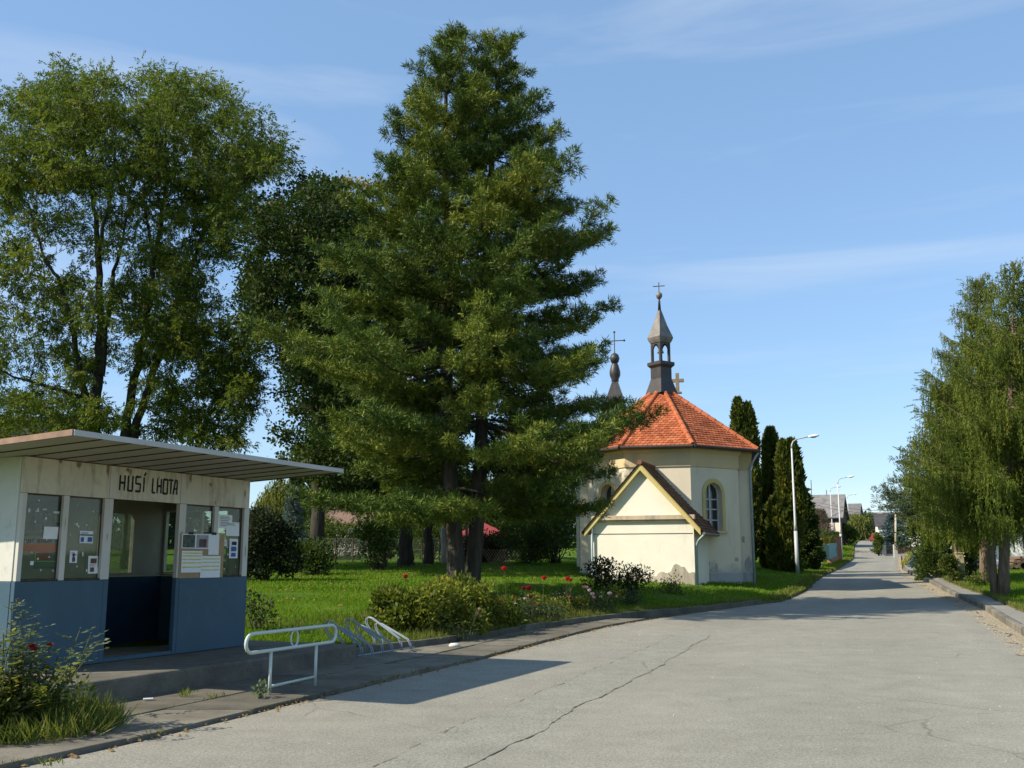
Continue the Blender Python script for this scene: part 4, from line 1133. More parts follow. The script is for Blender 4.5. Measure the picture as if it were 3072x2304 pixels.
# two tall ashes behind the shelter
YA = 46.
def ash(name_label, base_px, Y, limb_list, polys, seed, tintf):
    g = on(GX(base_px, Y), Y)
    root = thing("ash_tree", name_label, "tree", g, "ash trees behind the shelter")
    limbs = []
    for lst, r0, r1, bend in limb_list:
        p = pts_at(lst, Y, [bend * i / (len(lst) - 1) for i in range(len(lst))])
        if lst[0][1] > 1550: p = [g - np.array([0, 0, .2])] + p
        limbs.append((p, r0, r1))
    cl = []
    for poly, n, depth, mind in polys: cl += fill([cpx(*p) for p in poly], n, Y, depth, mind, seed + len(cl))
    broadleaf(root, limbs, cl, .95, LEAF_ASH, BARK, 84, .36, .058, .5, tintf, 9, .17, leaflets=4)
ash("tall airy ash with forking dark trunk, directly above the near end of the shelter roof", 282, YA,
    [([(388, 1590), (385, 1530), (415, 1350), (420, 1100), (405, 880), (400, 700), (370, 500), (330, 330)], .36, .05, 1),
     ([(380, 1540), (335, 1380), (315, 1250), (300, 1150), (240, 950), (180, 850), (120, 640)], .2, .04, -2.5),
     ([(420, 1350), (440, 1150), (470, 960), (500, 800), (540, 640)], .17, .04, 2),
     ([(335, 1440), (250, 1410), (180, 1390), (60, 1360), (-60, 1300)], .13, .03, -2),
     ([(405, 880), (440, 690), (480, 520), (470, 300)], .12, .03, -2), ([(200, 960), (130, 930), (60, 930), (-60, 860)], .08, .02, 1)],
    [([(-250, 420), (0, 290), (20, 215), (90, 190), (170, 140), (260, 95), (380, 80), (460, 65), (520, 110), (520, 500), (300, 560), (-250, 560)], 120, 5.0, .85),
     ([(-250, 560), (520, 500), (530, 780), (330, 900), (-250, 950)], 62, 4.5, .95),
     ([(-250, 950), (250, 930), (480, 1000), (470, 1250), (320, 1380), (-250, 1420)], 66, 4, .85),
     ([(-200, 1420), (330, 1420), (480, 1480), (470, 1600), (-200, 1640)], 44, 4, .85)], 3, lambda p: .0)
ash("tall ash with two leaning stems, rising over the middle of the shelter roof", 380, YA + 1.5,
    [([(520, 1600), (525, 1530), (575, 1300), (610, 1080), (640, 870), (670, 680), (690, 560), (690, 300)], .30, .05, -1),
     ([(545, 1600), (590, 1480), (650, 1300), (700, 1140), (770, 960), (830, 790), (895, 620), (950, 400)], .25, .05, 2),
     ([(640, 870), (600, 680), (590, 520), (580, 300)], .1, .03, 3), ([(830, 790), (940, 800), (1040, 820)], .08, .02, -2),
     ([(890, 600), (990, 510), (1080, 400)], .08, .02, 1), ([(700, 1140), (850, 1150), (950, 1200)], .08, .02, -2)],
    [([(520, 110), (540, 80), (640, 90), (740, 90), (840, 110), (960, 160), (1020, 230), (1075, 250), (1115, 330), (1185, 435), (1140, 520), (1000, 560), (520, 500)], 118, 5.0, .85),
     ([(520, 500), (1040, 540), (1050, 720), (960, 850), (860, 1000), (530, 1000)], 92, 4.5, .9),
     ([(530, 1000), (820, 1000), (1060, 1230), (1090, 1400), (1040, 1560), (1040, 1640), (700, 1640), (540, 1480)], 130, 4, .75)], 41, lambda p: .02)

# old lindens on the lawn, dense and dark, the tops turning yellow
def linden(label, base_px, Y, tr_px, poly, n, depth, seed, top, mind=.95, r0=.5):
    g = on(GX(base_px, Y), Y)
    root = thing("linden_tree", label, "tree", g, "old lindens on the lawn")
    lims = [([g - np.array([0, 0, .2]), g + np.array([0, 0, .4])] + [P(x, y, Y) for x, y in tr_px], r0, .07)]
    base = lims[0][0][3]
    cl = fill(poly, n, Y, depth, mind, seed)
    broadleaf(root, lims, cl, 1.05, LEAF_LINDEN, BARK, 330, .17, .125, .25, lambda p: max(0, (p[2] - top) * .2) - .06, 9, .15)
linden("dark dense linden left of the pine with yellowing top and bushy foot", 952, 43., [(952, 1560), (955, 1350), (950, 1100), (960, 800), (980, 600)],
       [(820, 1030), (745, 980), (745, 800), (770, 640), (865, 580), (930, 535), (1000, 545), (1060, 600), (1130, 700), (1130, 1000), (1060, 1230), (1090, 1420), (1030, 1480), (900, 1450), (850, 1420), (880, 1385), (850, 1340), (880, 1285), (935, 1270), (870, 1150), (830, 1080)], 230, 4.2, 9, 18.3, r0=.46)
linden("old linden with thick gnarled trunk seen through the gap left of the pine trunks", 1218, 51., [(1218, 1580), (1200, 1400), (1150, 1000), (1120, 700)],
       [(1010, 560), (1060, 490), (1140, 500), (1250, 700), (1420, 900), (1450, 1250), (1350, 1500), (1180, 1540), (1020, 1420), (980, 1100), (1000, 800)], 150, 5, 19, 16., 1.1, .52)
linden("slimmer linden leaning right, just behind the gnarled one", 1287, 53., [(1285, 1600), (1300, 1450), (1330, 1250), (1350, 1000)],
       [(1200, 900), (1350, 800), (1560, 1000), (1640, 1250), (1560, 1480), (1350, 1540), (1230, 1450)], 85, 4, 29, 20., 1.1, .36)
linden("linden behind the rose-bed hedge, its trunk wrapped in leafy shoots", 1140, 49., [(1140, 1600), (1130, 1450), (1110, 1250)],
       [(960, 1150), (1150, 1080), (1260, 1250), (1200, 1500), (1060, 1530), (980, 1400)], 50, 3.5, 39, 20., 1.1, .4)
dead = thing("tree_stump", "pale bare trunk stump standing left of the pine's foot by the fence", "tree stump", on(GX(1334, 55.), 55.))
dm = MB(); d0 = on(GX(1334, 55.), 55.)
dm.tube([d0 + np.array([0, 0, -.2]), d0 + np.array([.02, 0, .6]), d0 + np.array([-.05, 0, 1.3]), P(1331, 1588, 55.), P(1330, 1583, 55.)], [.3, .22, .19, .17, .08], 10); dm.build("trunk", PALEBARK, dead, smooth=True)

# the big twin-stemmed pine
YP = 30.
k2 = 1.3888
def pine():
    g = on(GX(1392, YP), YP)
    root = thing("pine_tree", "tall dark soft-needled pine with two trunks rising from one foot on the lawn", "tree", g)
    prof = [(70, 58, 68), (110, 72, 82), (160, 105, 112), (200, 122, 145), (230, 190, 160), (273, 222, 195), (300, 212, 215), (332, 210, 212), (352, 232, 212), (400, 275, 250), (430, 300, 295), (484, 310, 332), (559, 372, 346), (600, 355, 330),
            (650, 345, 305), (700, 372, 290), (770, 418, 285), (830, 405, 318), (870, 390, 372), (920, 352, 392), (1000, 350, 370), (1080, 358, 322), (1150, 330, 316)]
    zs = np.array([P(1416, y * k2, YP)[2] for y, _, _ in prof]); s_ = k2 * YP / 3046
    zi = zs[::-1]; Lf = np.array([l for _, l, _ in prof])[::-1] * s_; Rf = np.array([r for _, _, r in prof])[::-1] * s_
    xc = GX(1020 * k2, YP)
    paths = []
    for lst, dyy in (([(985, 1270), (984, 1200), (975, 1060), (966, 900), (962, 600), (962, 300), (965, 100)], -.3), ([(1018, 1275), (1026, 1180), (1037, 1030), (1043, 800), (1052, 500), (1070, 250), (1084, 100)], .25)):
        pts = [P(x * k2, y * k2, YP + dyy) for x, y in lst]; pts[0][2] = g[2] - .15
        paths.append(np.array(pts))
    LV = Leaves(); bm_ = MB(); cones = MB()
    tufts, tdirs, tt, tl = [], [], [], []
    for ti, path in enumerate(paths):
        tm = MB(); n = len(path)
        fine = [np.array([np.interp(t, range(n), path[:, a]) for a in range(3)]) for t in np.linspace(0, n - 1, 22)]
        rad = [(.27 if ti == 0 else .25) * (1 - .93 * (p[2] - path[0, 2]) / (path[-1, 2] - path[0, 2])) ** .85 * (1.25 if i == 0 else 1) for i, p in enumerate(fine)]
        tm.tube(fine, rad, 12); tr = tm.build("trunk", BARKP, root, smooth=True)
        ztop = path[-1, 2]; z = zi[0] + 1.35; k = 0
        zb0 = z
        while z < ztop - .1:
            f = (z - zb0) / (ztop - zb0)
            tp = np.array([np.interp(z, path[:, 2], path[:, 0]), np.interp(z, path[:, 2], path[:, 1]), z])
            nb_ = 7 if f < .5 else 6
            off = random.uniform(0, 6.28)
            for j in range(nb_):
                az = off + 6.2832 * j / nb_ + random.gauss(0, .22)
                c_, s__ = math.cos(az), math.sin(az)
                # the profile is read at the height of the branch tip
                elev = math.radians(np.interp(f, [0, .3, .6, .85, 1], [-7, -1, 6, 24, 60])) + random.gauss(0, .07)
                wid = np.interp(z, zi, Rf) if c_ > 0 else np.interp(z, zi, Lf)
                wid = wid + (xc - tp[0]) * c_
                full = wid if abs(c_) > .4 else (np.interp(z, zi, Rf) + np.interp(z, zi, Lf)) / 2
                for _i in range(4):
                    zt_ = z + full * math.sin(max(elev, -.1)) * .9
                    wid = (np.interp(zt_, zi, Rf) + (xc - tp[0]) * c_) if c_ > 0 else (np.interp(zt_, zi, Lf) + (xc - tp[0]) * c_)
                    full = .5 * full + .5 * max(.3, wid / max(abs(c_), .78) if abs(c_) > .4 else (np.interp(zt_, zi, Rf) + np.interp(zt_, zi, Lf)) / 2) / max(math.cos(elev), .5)
                inward = (c_ < -.2 and ti == 1) or (c_ > .2 and ti == 0)
                L = max(.35, full * random.choice((random.uniform(.98, 1.12), random.uniform(.72, 1.08))) * (.75 if inward else 1)) - .15
                for _i in range(3):
                    tz_ = z + L * (math.sin(elev) + .06); al_ = 1.02 * np.interp(tz_, zi, Rf if c_ > 0 else Lf)
                    ex_ = (tp[0] + c_ * math.cos(elev) * L - xc) * (1 if c_ > 0 else -1)
                    if ex_ > al_: L = max(.35, L * al_ / ex_)
                if f > .42: L *= .9
                if f > .93: L = min(L, .8)
                d = np.array([c_ * math.cos(elev), s__ * math.cos(elev), math.sin(elev)])
                tipup = .06 * L
                m = max(5, int(L / .3)); pts = []
                bend = np.array([-s__, c_, 0]) * random.gauss(0, .06) * L
                for i in range(m + 1):
                    t = i / m
                    pts.append(tp + d * L * t + bend * t * t + np.array([0, 0, -.09 * L * math.sin(math.pi * t) + tipup * t ** 3]))
                r0 = min(.05, .012 + .009 * L)
                bm_.tube(pts, taper(r0, .008, m), 5, cap=False)
                side = np.array([-s__, c_, 0.])
                t0_ = .5 + random.gauss(0, .13)
                def plume(path_, rad_, t_from, tb):
                    ln = sum(np.linalg.norm(b2 - a2) for a2, b2 in zip(path_[:-1], path_[1:]))
                    n_ = max(2, int(ln * (1 - t_from) / .125))
                    for i2 in range(n_ + 1):
                        t2 = t_from + (1 - t_from) * i2 / n_; k2_ = min(int(t2 * (len(path_) - 1)), len(path_) - 2)
                        fr2 = t2 * (len(path_) - 1) - k2_
                        ax = unit(path_[k2_ + 1] - path_[k2_]); q2 = path_[k2_] + (path_[k2_ + 1] - path_[k2_]) * fr2
                        rr2 = rad_ * (.55 + .6 * math.sin(math.pi * min(1, .25 + .75 * t2)))
                        for _ in range(3 if i2 < n_ else 2):
                            o2 = RG.normal(size=3) * np.array([1, 1, .55]) * rr2 * .55; o2[2] += rr2 * .15
                            if i2 == n_: o2 *= .4
                            tufts.append(q2 + o2); tdirs.append(unit(ax * .7 + unit(o2) * .5 + np.array([0, 0, .3]))); tt.append(tb + random.gauss(0, .09)); tl.append(1.0)
                wide = .12 + .05 * min(L, 4)
                plume(pts, wide, .42 if f < .3 else .3, t0_)
                ns_ = int(np.clip(L * 1.9, 1, 7))
                for i in range(ns_):
                    t = .22 + .66 * (i + random.random()) / ns_; a = min(int(t * m), m - 1)
                    q_ = pts[a] + (pts[a + 1] - pts[a]) * (t * m - a); sgn = 1 if (i + j) % 2 else -1
                    sl_ = (.30 * L * (1 - t) + .38) * random.uniform(.8, 1.25)
                    sd_ = unit(d * .8 + side * sgn * random.uniform(.6, 1.0) + np.array([0, 0, random.uniform(-.05, .22)]))
                    sp_ = [q_ + sd_ * sl_ * w / 4 + np.array([0, 0, .12 * sl_ * (w / 4) ** 2]) for w in range(5)]
                    bm_.tube(sp_, [.012, .01, .008, .006, .004], 4, cap=False)
                    plume(sp_, wide * .85, .25, t0_ + random.gauss(0, .07))
                if f > .62 and random.random() < .35:
                    q_ = pts[-2]; cones.tube([q_ + np.array([0, 0, -.02]), q_ + np.array([.02, 0, -.09]), q_ + np.array([.03, 0, -.2])], [.014, .032, .012], 6)
            z += random.uniform(.95, 1.25) if f < .5 else random.uniform(.6, .85); k += 1
        for w in range(7):
            tufts.append(path[-1] + np.array([0, 0, .1 * w - .25])); tdirs.append(np.array([0, 0, 1.])); tt.append(.5); tl.append(1.1)
    T = np.array(tufts); D_ = np.array(tdirs); n = len(T); kk = 20
    base = np.repeat(T, kk, 0) + RG.normal(size=(n * kk, 3)) * .04
    dirs = np.repeat(D_, kk, 0) * .7 + rdir(n * kk)
    LV.add(base, dirs, .19 * RG.uniform(.7, 1.2, n * kk) * np.repeat(np.array(tl), kk), .024, np.repeat(np.array(tt), kk) + RG.normal(0, .14, n * kk))
    bm_.build("branches", BARKP, tr, smooth=True)
    cones.build("cones", simple("pine_cone", (.13, .075, .04), .3, 20), root)["kind"] = "stuff"
    LV.build("crown", NEEDLE, root)
    print("pine needles", LV.count())
pine()

# drooping larches on the right-hand verge
def larch(label, foot, apex, Y, prof, seed, zlow, step=.3, dens=1.0, stems=()):
    """prof: (height fraction, half width left in m, half width right)"""
    global RG
    RG = np.random.default_rng(seed); random.seed(seed)
    g = on(GX(foot, Y), Y); top = P(apex[0], apex[1], Y); Ht = top[2] - g[2]
    root = thing("larch_tree", label, "tree", g, "larches along the right-hand verge")
    tm = MB(); n = 14
    cen = lambda f: g + (top - g) * f
    tm.tube([cen(i / n) + np.array([0, 0, -.2 if i == 0 else 0]) for i in range(n + 1)], [.20 * (1 - .95 * i / n) * (1.25 if i == 0 else 1) for i in range(n + 1)], 11)
    for dx, r in stems: tm.tube([g + np.array([dx, .1, -.2]), g + np.array([dx * .9, .1, 1.5]), cen(.35) + np.array([dx * .5, 0, 0])], [r * 1.2, r, r * .6], 9)
    tr = tm.build("trunk", BARKL, root, smooth=True)
    LV = Leaves(); bm_ = MB()
    pf = np.array([p[0] for p in prof]); pl_, pr_ = np.array([p[1] for p in prof]), np.array([p[2] for p in prof])
    B, Dn, Tn = [], [], []
    z = zlow
    while z < Ht - .1:
        f = z / Ht
        for j in range(7):
            az = random.uniform(0, 6.283); c_, s_ = math.cos(az), math.sin(az)
            w = np.interp(f, pf, pr_ if c_ > 0 else pl_)
            L = w * random.uniform(.6, 1.1)
            p0 = cen(f); m = max(4, int(L / .3)); pts = []
            rise = np.interp(f, [0, .3, .8, 1], [-.22, -.12, .12, .6]) + random.gauss(0, .08)
            for i in range(m + 1):
                t = i / m
                pts.append(p0 + np.array([c_ * L * t, s_ * L * t, L * (rise * t - .18 * math.sin(math.pi * t) + .16 * t ** 3)]))
            bm_.tube(pts, taper(.012 + .008 * L, .006, m), 4, cap=False)
            t0_ = .42 + random.gauss(0, .16)
            ns_ = max(3, int(L / .042 * dens))
            for i in range(ns_):
                t = .12 + .88 * (i + random.random()) / ns_
                a = min(int(t * m), m - 1); q_ = pts[a] + (pts[a + 1] - pts[a]) * (t * m - a)
                q_ = q_ + np.array([-s_, c_, 0]) * random.gauss(0, .12 + .12 * L * (1 - t) * .6)
                sl = random.uniform(.25, 1.0) * min(1, .35 + .28 * L) * (1.1 - .4 * f)
                sd = unit(np.array([random.gauss(0, .07) + .08 * c_, random.gauss(0, .07) + .08 * s_, -1]))
                if random.random() < .3: sd = unit(np.array([c_ + random.gauss(0, .4), s_ + random.gauss(0, .4), random.uniform(-.5, .35)])); sl *= .7
                ns2 = max(3, int(sl / .05))
                for w_ in range(ns2):
                    for _ in range(2):
                        B.append(q_ + sd * sl * w_ / ns2); Dn.append(sd + RG.normal(size=3) * .36); Tn.append(t0_ + random.gauss(0, .13))
        z += step * random.uniform(.7, 1.2)
    B = np.array(B); n = len(B)
    LV.add(B, np.array(Dn), .13 * RG.uniform(.7, 1.2, n), .026 * RG.uniform(.7, 1.3, n), np.array(Tn))
    bm_.build("branches", BARKL, tr, smooth=True); LV.build("crown", LARCH, root)
    print("larch", n)
larch("nearest larch with two pale trunks at the right edge of the picture", 3000, (3046, 780), 35.8, [(.0, 3.4, 3.4), (.25, 3.6, 3.6), (.45, 2.9, 3), (.7, 2.0, 2), (.9, .9, .9), (1, .15, .15)], 61, 3.2, .27, 1.0, [(-.25, .12)])
larch("tall broad larch with ragged drooping side towards the road", 2948, (2940, 822), 43.5, [(.0, 2.2, 3), (.2, 2.9, 3), (.35, 3.3, 3), (.56, 2.85, 2.8), (.7, 2.1, 2.2), (.83, 1.3, 1.5), (.95, .7, .8), (1, .2, .2)], 62, 3.0, .25, 1.0)
larch("smaller larch hung with brownish shoots behind the stone post", 2872, (2850, 1040), 46.5, [(.0, 1.3, 2.5), (.3, 1.9, 2.8), (.55, 1.8, 2.4), (.8, 1.0, 1.3), (1, .15, .15)], 63, 2.4, .25, .9)
random.seed(21); RG = np.random.default_rng(8)

# clipped columns of thuja beside the chapel
def thuja(label, px, Y, wpx, tops, seed, n=9000, base_off=0.):
    r = random.Random(seed); g = on(GX(px, Y), Y) - np.array([0, 0, base_off])
    root = thing("thuja_tree", label, "tree", g, "columnar thujas beside the chapel")
    MB().tube([g - np.array([0, 0, .2]), g + np.array([0, 0, 3.])], [.16, .08], 8).build("trunk", BARK, root, smooth=True)
    LV = Leaves()
    for tpx, tpy, wp in tops:
        tip = P(tpx, tpy, Y); w = wp * Y / 3046 / 2; Hh = tip[2] - g[2]; m = int(n / len(tops))
        u = RG.random(m) ** .9; a = RG.random(m) * 6.283
        prof_ = np.interp(u, [0, .06, .3, .6, .8, .93, 1], [.75, .95, 1.05, 1.0, .9, .62, .16])
        lump = 1 + .12 * np.sin(a * 3 + u * 17 + seed) + .10 * np.sin(a * 5 - u * 31) + .07 * np.sin(a * 9 + u * 60)
        rr_ = w * prof_ * lump * (1 - .35 * RG.random(m) ** 2)
        cx_ = g[0] + (tip[0] - g[0]) * np.minimum(1, u * 2.2); 
        base = np.stack([cx_ + rr_ * np.cos(a), g[1] + rr_ * np.sin(a), g[2] + u * (Hh - .15)], 1)
        dirs = np.stack([np.cos(a) * .45, np.sin(a) * .45, np.full(m, .9)], 1) + RG.normal(size=(m, 3)) * .28
        LV.add(base, dirs, .30 * RG.uniform(.6, 1.2, m), .15 * RG.uniform(.6, 1.2, m), .45 + .22 * np.sin(a * 2 + u * 9) + RG.normal(0, .15, m), .2)
    LV.build("crown", THUJA, root)
thuja("thuja with two close tips beside the chapel roof, tallest of the three", 2236, 56.2, 80, [(2213, 1192, 46), (2240, 1206, 54)], 1, 12000)
thuja("narrow thuja with a single pointed tip, middle of the three by the chapel", 2306, 57.2, 62, [(2310, 1282, 54)], 2, 9000)
thuja("thuja with twin sunlit tips just left of the first street lamp", 2354, 55.1, 84, [(2350, 1318, 48), (2374, 1315, 54), (2340, 1480, 80)], 3, 14000)

# ------------------------------------------------------------------ street lamps and poles
LAMPPAINT = simple("lamp_grey_paint", (.42, .44, .45), .1, 5, .5, .4, .1)
LAMPWHITE = simple("lamp_white_paint", (.52, .53, .52), .1, 5, .5, .4, .1)
LAMPHEAD = simple("lamp_head_shell", (.78, .78, .76), .04, 5, .35, .4, 0)
LAMPGLASS = simple("lamp_lens", (.5, .52, .52), .05, 5, .2, .5, 0)
YL = 54.15
lb = on(GX(2391, YL), YL)
lamp = thing("street_lamp", "x", "street lamp", lb, "street lamps along the road")
hp = P(2391, 1345, YL)[2] - lb[2]; hk = P(2391, 1570, YL)[2] - lb[2]
V = lambda x, y, z: lb + np.array([x, y, z])
MB().tube([V(0, 0, -.2), V(0, 0, hk - .4)], [.105, .095], 12).build("post_foot", LAMPPAINT, lamp, smooth=True)
MB().tube([V(0, 0, hk - .38), V(0, 0, hk), V(0, 0, hp)], [.092, .064, .042], 12).build("post", LAMPWHITE, lamp, smooth=True)
arm = [V(0, 0, hp), V(.02, 0, hp + .2), V(.1, 0, hp + .38), V(.3, 0, hp + .5), V(.6, 0, hp + .56), V(.98, 0, hp + .64)]
MB().tube(arm, [.05, .04, .036, .034, .032, .03], 10).build("arm", LAMPPAINT, lamp, smooth=True)
hd = MB(); q0 = V(.92, 0, hp + .63)
for i, (x, w, t_) in enumerate([(0, .03, .03), (.04, .07, .06), (.15, .11, .085), (.35, .125, .10), (.52, .11, .09), (.60, .06, .05), (.62, .01, .01)]):
    pass
prof_ = [(0, .03, .03), (.04, .07, .06), (.15, .11, .085), (.35, .125, .10), (.52, .11, .09), (.60, .06, .05), (.62, .01, .01)]
vs_ = []; n_ = 12
for x, w, t_ in prof_:
    for k in range(n_):
        a = 2 * math.pi * k / n_; vs_.append(q0 + np.array([x, w * math.cos(a), t_ * max(math.sin(a), -.45) + x * .1]))
hd.add(vs_, [(i * n_ + k, i * n_ + (k + 1) % n_, (i + 1) * n_ + (k + 1) % n_, (i + 1) * n_ + k) for i in range(6) for k in range(n_)])
head = hd.build("lamp_head", LAMPHEAD, lamp, smooth=True)
ls = MB(); vs_ = []
for x, w, t_ in ((.14, .07, .02), (.2, .1, .06), (.4, .105, .075), (.5, .06, .02)):
    for k in range(n_):
        a = math.pi + math.pi * k / (n_ - 1); vs_.append(q0 + np.array([x, w * math.cos(a), -.025 + t_ * math.sin(a) + x * .1]))
ls.add(vs_, [(i * n_ + k, i * n_ + k + 1, (i + 1) * n_ + k + 1, (i + 1) * n_ + k) for i in range(3) for k in range(n_ - 1)])
ls.build("lamp_lens", LAMPGLASS, head, smooth=True)
LLAB = ["tall grey street lamp with thick foot, beside the thujas, nearest of the row", "slim street lamp on the grass verge past the brick gatepost, second in the row",
        "street lamp whose head shows in front of the barn roof", "distant street lamp with its head above the willow", "farthest street lamp, on the right beside the brown-roofed house"]
lamp['label'] = LLAB[0]
def copy_thing(o, loc, rot=0., label=None):
    def cp(src, parent):
        c = src.copy(); COL.objects.link(c)
        if parent is not None: c.parent = parent
        for ch_ in src.children: cp(ch_, c)
        return c
    c = cp(o, None); c.location = tuple(map(float, loc)); c.rotation_euler = (0, 0, rot)
    if label: c['label'] = label
    return c
for (px, Y, rot), lab in zip(((2526, 90.5, .0), (2502, 128., .2), (2553, 165., .0), (2630, 190., .0)), LLAB[1:]):
    copy_thing(lamp, on(GX(px, Y), Y) if Y < 150 else (GX(px, Y), Y, P(px, 1495 if px < 2600 else 1503, Y)[2] - hp), rot, lab)

# ------------------------------------------------------------------ shrubs
def bush(name, label, cat, c, rx, ry, h, n, ll, lw, leafm, t0=.45, tv=.16, lumps=9, group=None, stems=True, stemm=None, flat=.55, up=.3, parent=None):
    c = np.asarray(c, float)
    root = thing(name, label, cat, c, group)
    L = []; sm_ = MB()
    for i in range(lumps):
        a = random.uniform(0, 6.283); r = random.random() ** .5 * .72; zz = random.uniform(.16, .82)
        w = math.sqrt(max(.15, 1 - (zz - .35) ** 2 * 1.6))
        L.append((c + np.array([rx * r * w * math.cos(a), ry * r * w * math.sin(a), h * zz]), random.uniform(.26, .42) * min(rx, h) + .05, random.gauss(0, .12)))
        if stems: sm_.tube(curve(c + np.array([random.gauss(0, .1) * rx, random.gauss(0, .1) * ry, -.05]), L[-1][0], 4, 0, .1), taper(.012 + .006 * h, .005, 4), 5, cap=False)
    LV = Leaves()
    for p, r, dt in L:
        m = int(n / lumps); d = rdir(m); rad_ = r * (.45 + .65 * RG.random(m) ** .5)[:, None]
        base = p + d * rad_ * np.array([1, 1, .8])
        base[:, 2] = np.maximum(base[:, 2], c[2] + .01)
        LV.add(base, d * .7 + rdir(m) * .7 + np.array([0, 0, up]), ll * RG.uniform(.6, 1.25, m), lw * RG.uniform(.7, 1.2, m), t0 + dt + RG.normal(0, tv, m), .15)
    if stems: sm_.build("stems", stemm or BARK, root, smooth=True)
    LV.build("leaves", leafm, root)
    return root
SHRUBG = foliage("bed_shrub_leaf", [(0, (.05, .075, .012)), (.4, (.095, .125, .02)), (.7, (.19, .195, .028)), (1, (.36, .32, .045))], .32)
ROSEL = foliage("rose_leaf", [(0, (.022, .04, .018)), (.5, (.05, .075, .03)), (.85, (.09, .12, .05)), (1, (.15, .08, .04))], .22, .4)
ROSEPALE = foliage("pale_rose_leaf", [(0, (.07, .10, .055)), (.6, (.13, .17, .10)), (1, (.2, .22, .12))], .25, .4)
DARKL = foliage("dark_shrub_leaf", [(0, (.015, .025, .012)), (.6, (.035, .045, .02)), (1, (.07, .05, .03))], .2)
STEM = simple("rose_stem", (.07, .075, .03), .3, 9, .7)
for lab, px, Y, rx, h, t0, n in (
        ("low dark green shrub with brown tips at the left end of the rose bed", 1185, 19.9, .5, .8, .36, 1900),
        ("shrub flecked with bright yellow leaves, left part of the rose bed", 1262, 20.0, .55, .9, .62, 2300),
        ("large yellow-green shrub arching over the kerb, middle of the rose bed", 1345, 20.6, .78, 1.12, .5, 4000),
        ("tall pale-tipped shrub in front of the pine trunks", 1362, 22.3, .5, 1.22, .40, 1900),
        ("mid green shrub right of the arching one in the rose bed", 1432, 21.4, .62, .92, .38, 2600),
        ("low grey-green shrub by the kerb at the right of the rose bed shrubs", 1500, 22.4, .5, .55, .40, 1300)):
    bush("shrub", lab, "shrub", on(GX(px, Y), Y), rx, rx * .95, h, n, .115, .052, SHRUBG, t0, .17, 14, "shrubs in the rose bed", stemm=STEM)
bush("dark_shrub", "dark thorny shrub growing before the chapel annexe wall", "shrub", on(GX(1810, 31.5), 31.5), .7, .6, 1.2, 1700, .10, .045, DARKL, .4, .2, 15, stemm=STEM)
bush("dark_shrub", "lower dark shrub right of the thorny one, before the annexe", "shrub", on(GX(1893, 32), 32), .75, .6, 1.0, 1700, .10, .045, DARKL, .5, .2, 15, stemm=STEM)
bush("dark_shrub", "thin reddish shrub at the right foot of the annexe wall", "shrub", on(GX(2005, 34.), 34.), .6, .4, .62, 420, .09, .04, DARKL, .75, .2, 11, stemm=STEM)
bush("rose_bush", "straggling dark rose bush against the right corner of the shelter", "rose bush", on(GX(772, 18.3), 18.3), .42, .35, .72, 420, .07, .035, DARKL, .5, .2, 10, stemm=STEM)

# roses
PET = {k: simple(k + "_petal", v, .2, 30, .55, .3, 0) for k, v in dict(red=(.50, .012, .02), darkred=(.20, .008, .02), orange=(.62, .09, .02), yellow=(.75, .58, .06), pink=(.68, .30, .34), palepink=(.72, .52, .52), violet=(.22, .05, .25), white=(.75, .74, .72)).items()}
def rose(parent, c, r, kind):
    m = MB(); c = np.asarray(c, float)
    for ring_, rad_, cnt, lift in ((0, 1.0, 6, -.15), (1, .74, 5, .02), (2, .45, 4, .12)):
        for k in range(cnt):
            a0 = 6.283 * k / cnt + ring_ * .5; hw_ = 3.14 / cnt * 1.25; vs_ = []
            for v in (0, .5, 1):
                for u in (-1, 0, 1):
                    rr_ = r * rad_ * (.25 + .75 * math.sin(v * 1.5)) * (1 - .08 * abs(u)); a = a0 + u * hw_ * (.6 + .4 * v)
                    vs_.append(c + np.array([rr_ * math.cos(a), rr_ * math.sin(a), r * (-.5 + 1.05 * v + lift - .12 * abs(u) * v)]))
            m.add(vs_, [(i * 3 + j, i * 3 + j + 1, i * 3 + j + 4, i * 3 + j + 3) for i in (0, 1) for j in (0, 1)])
    return m.build("flower", PET[kind], parent, smooth=True)
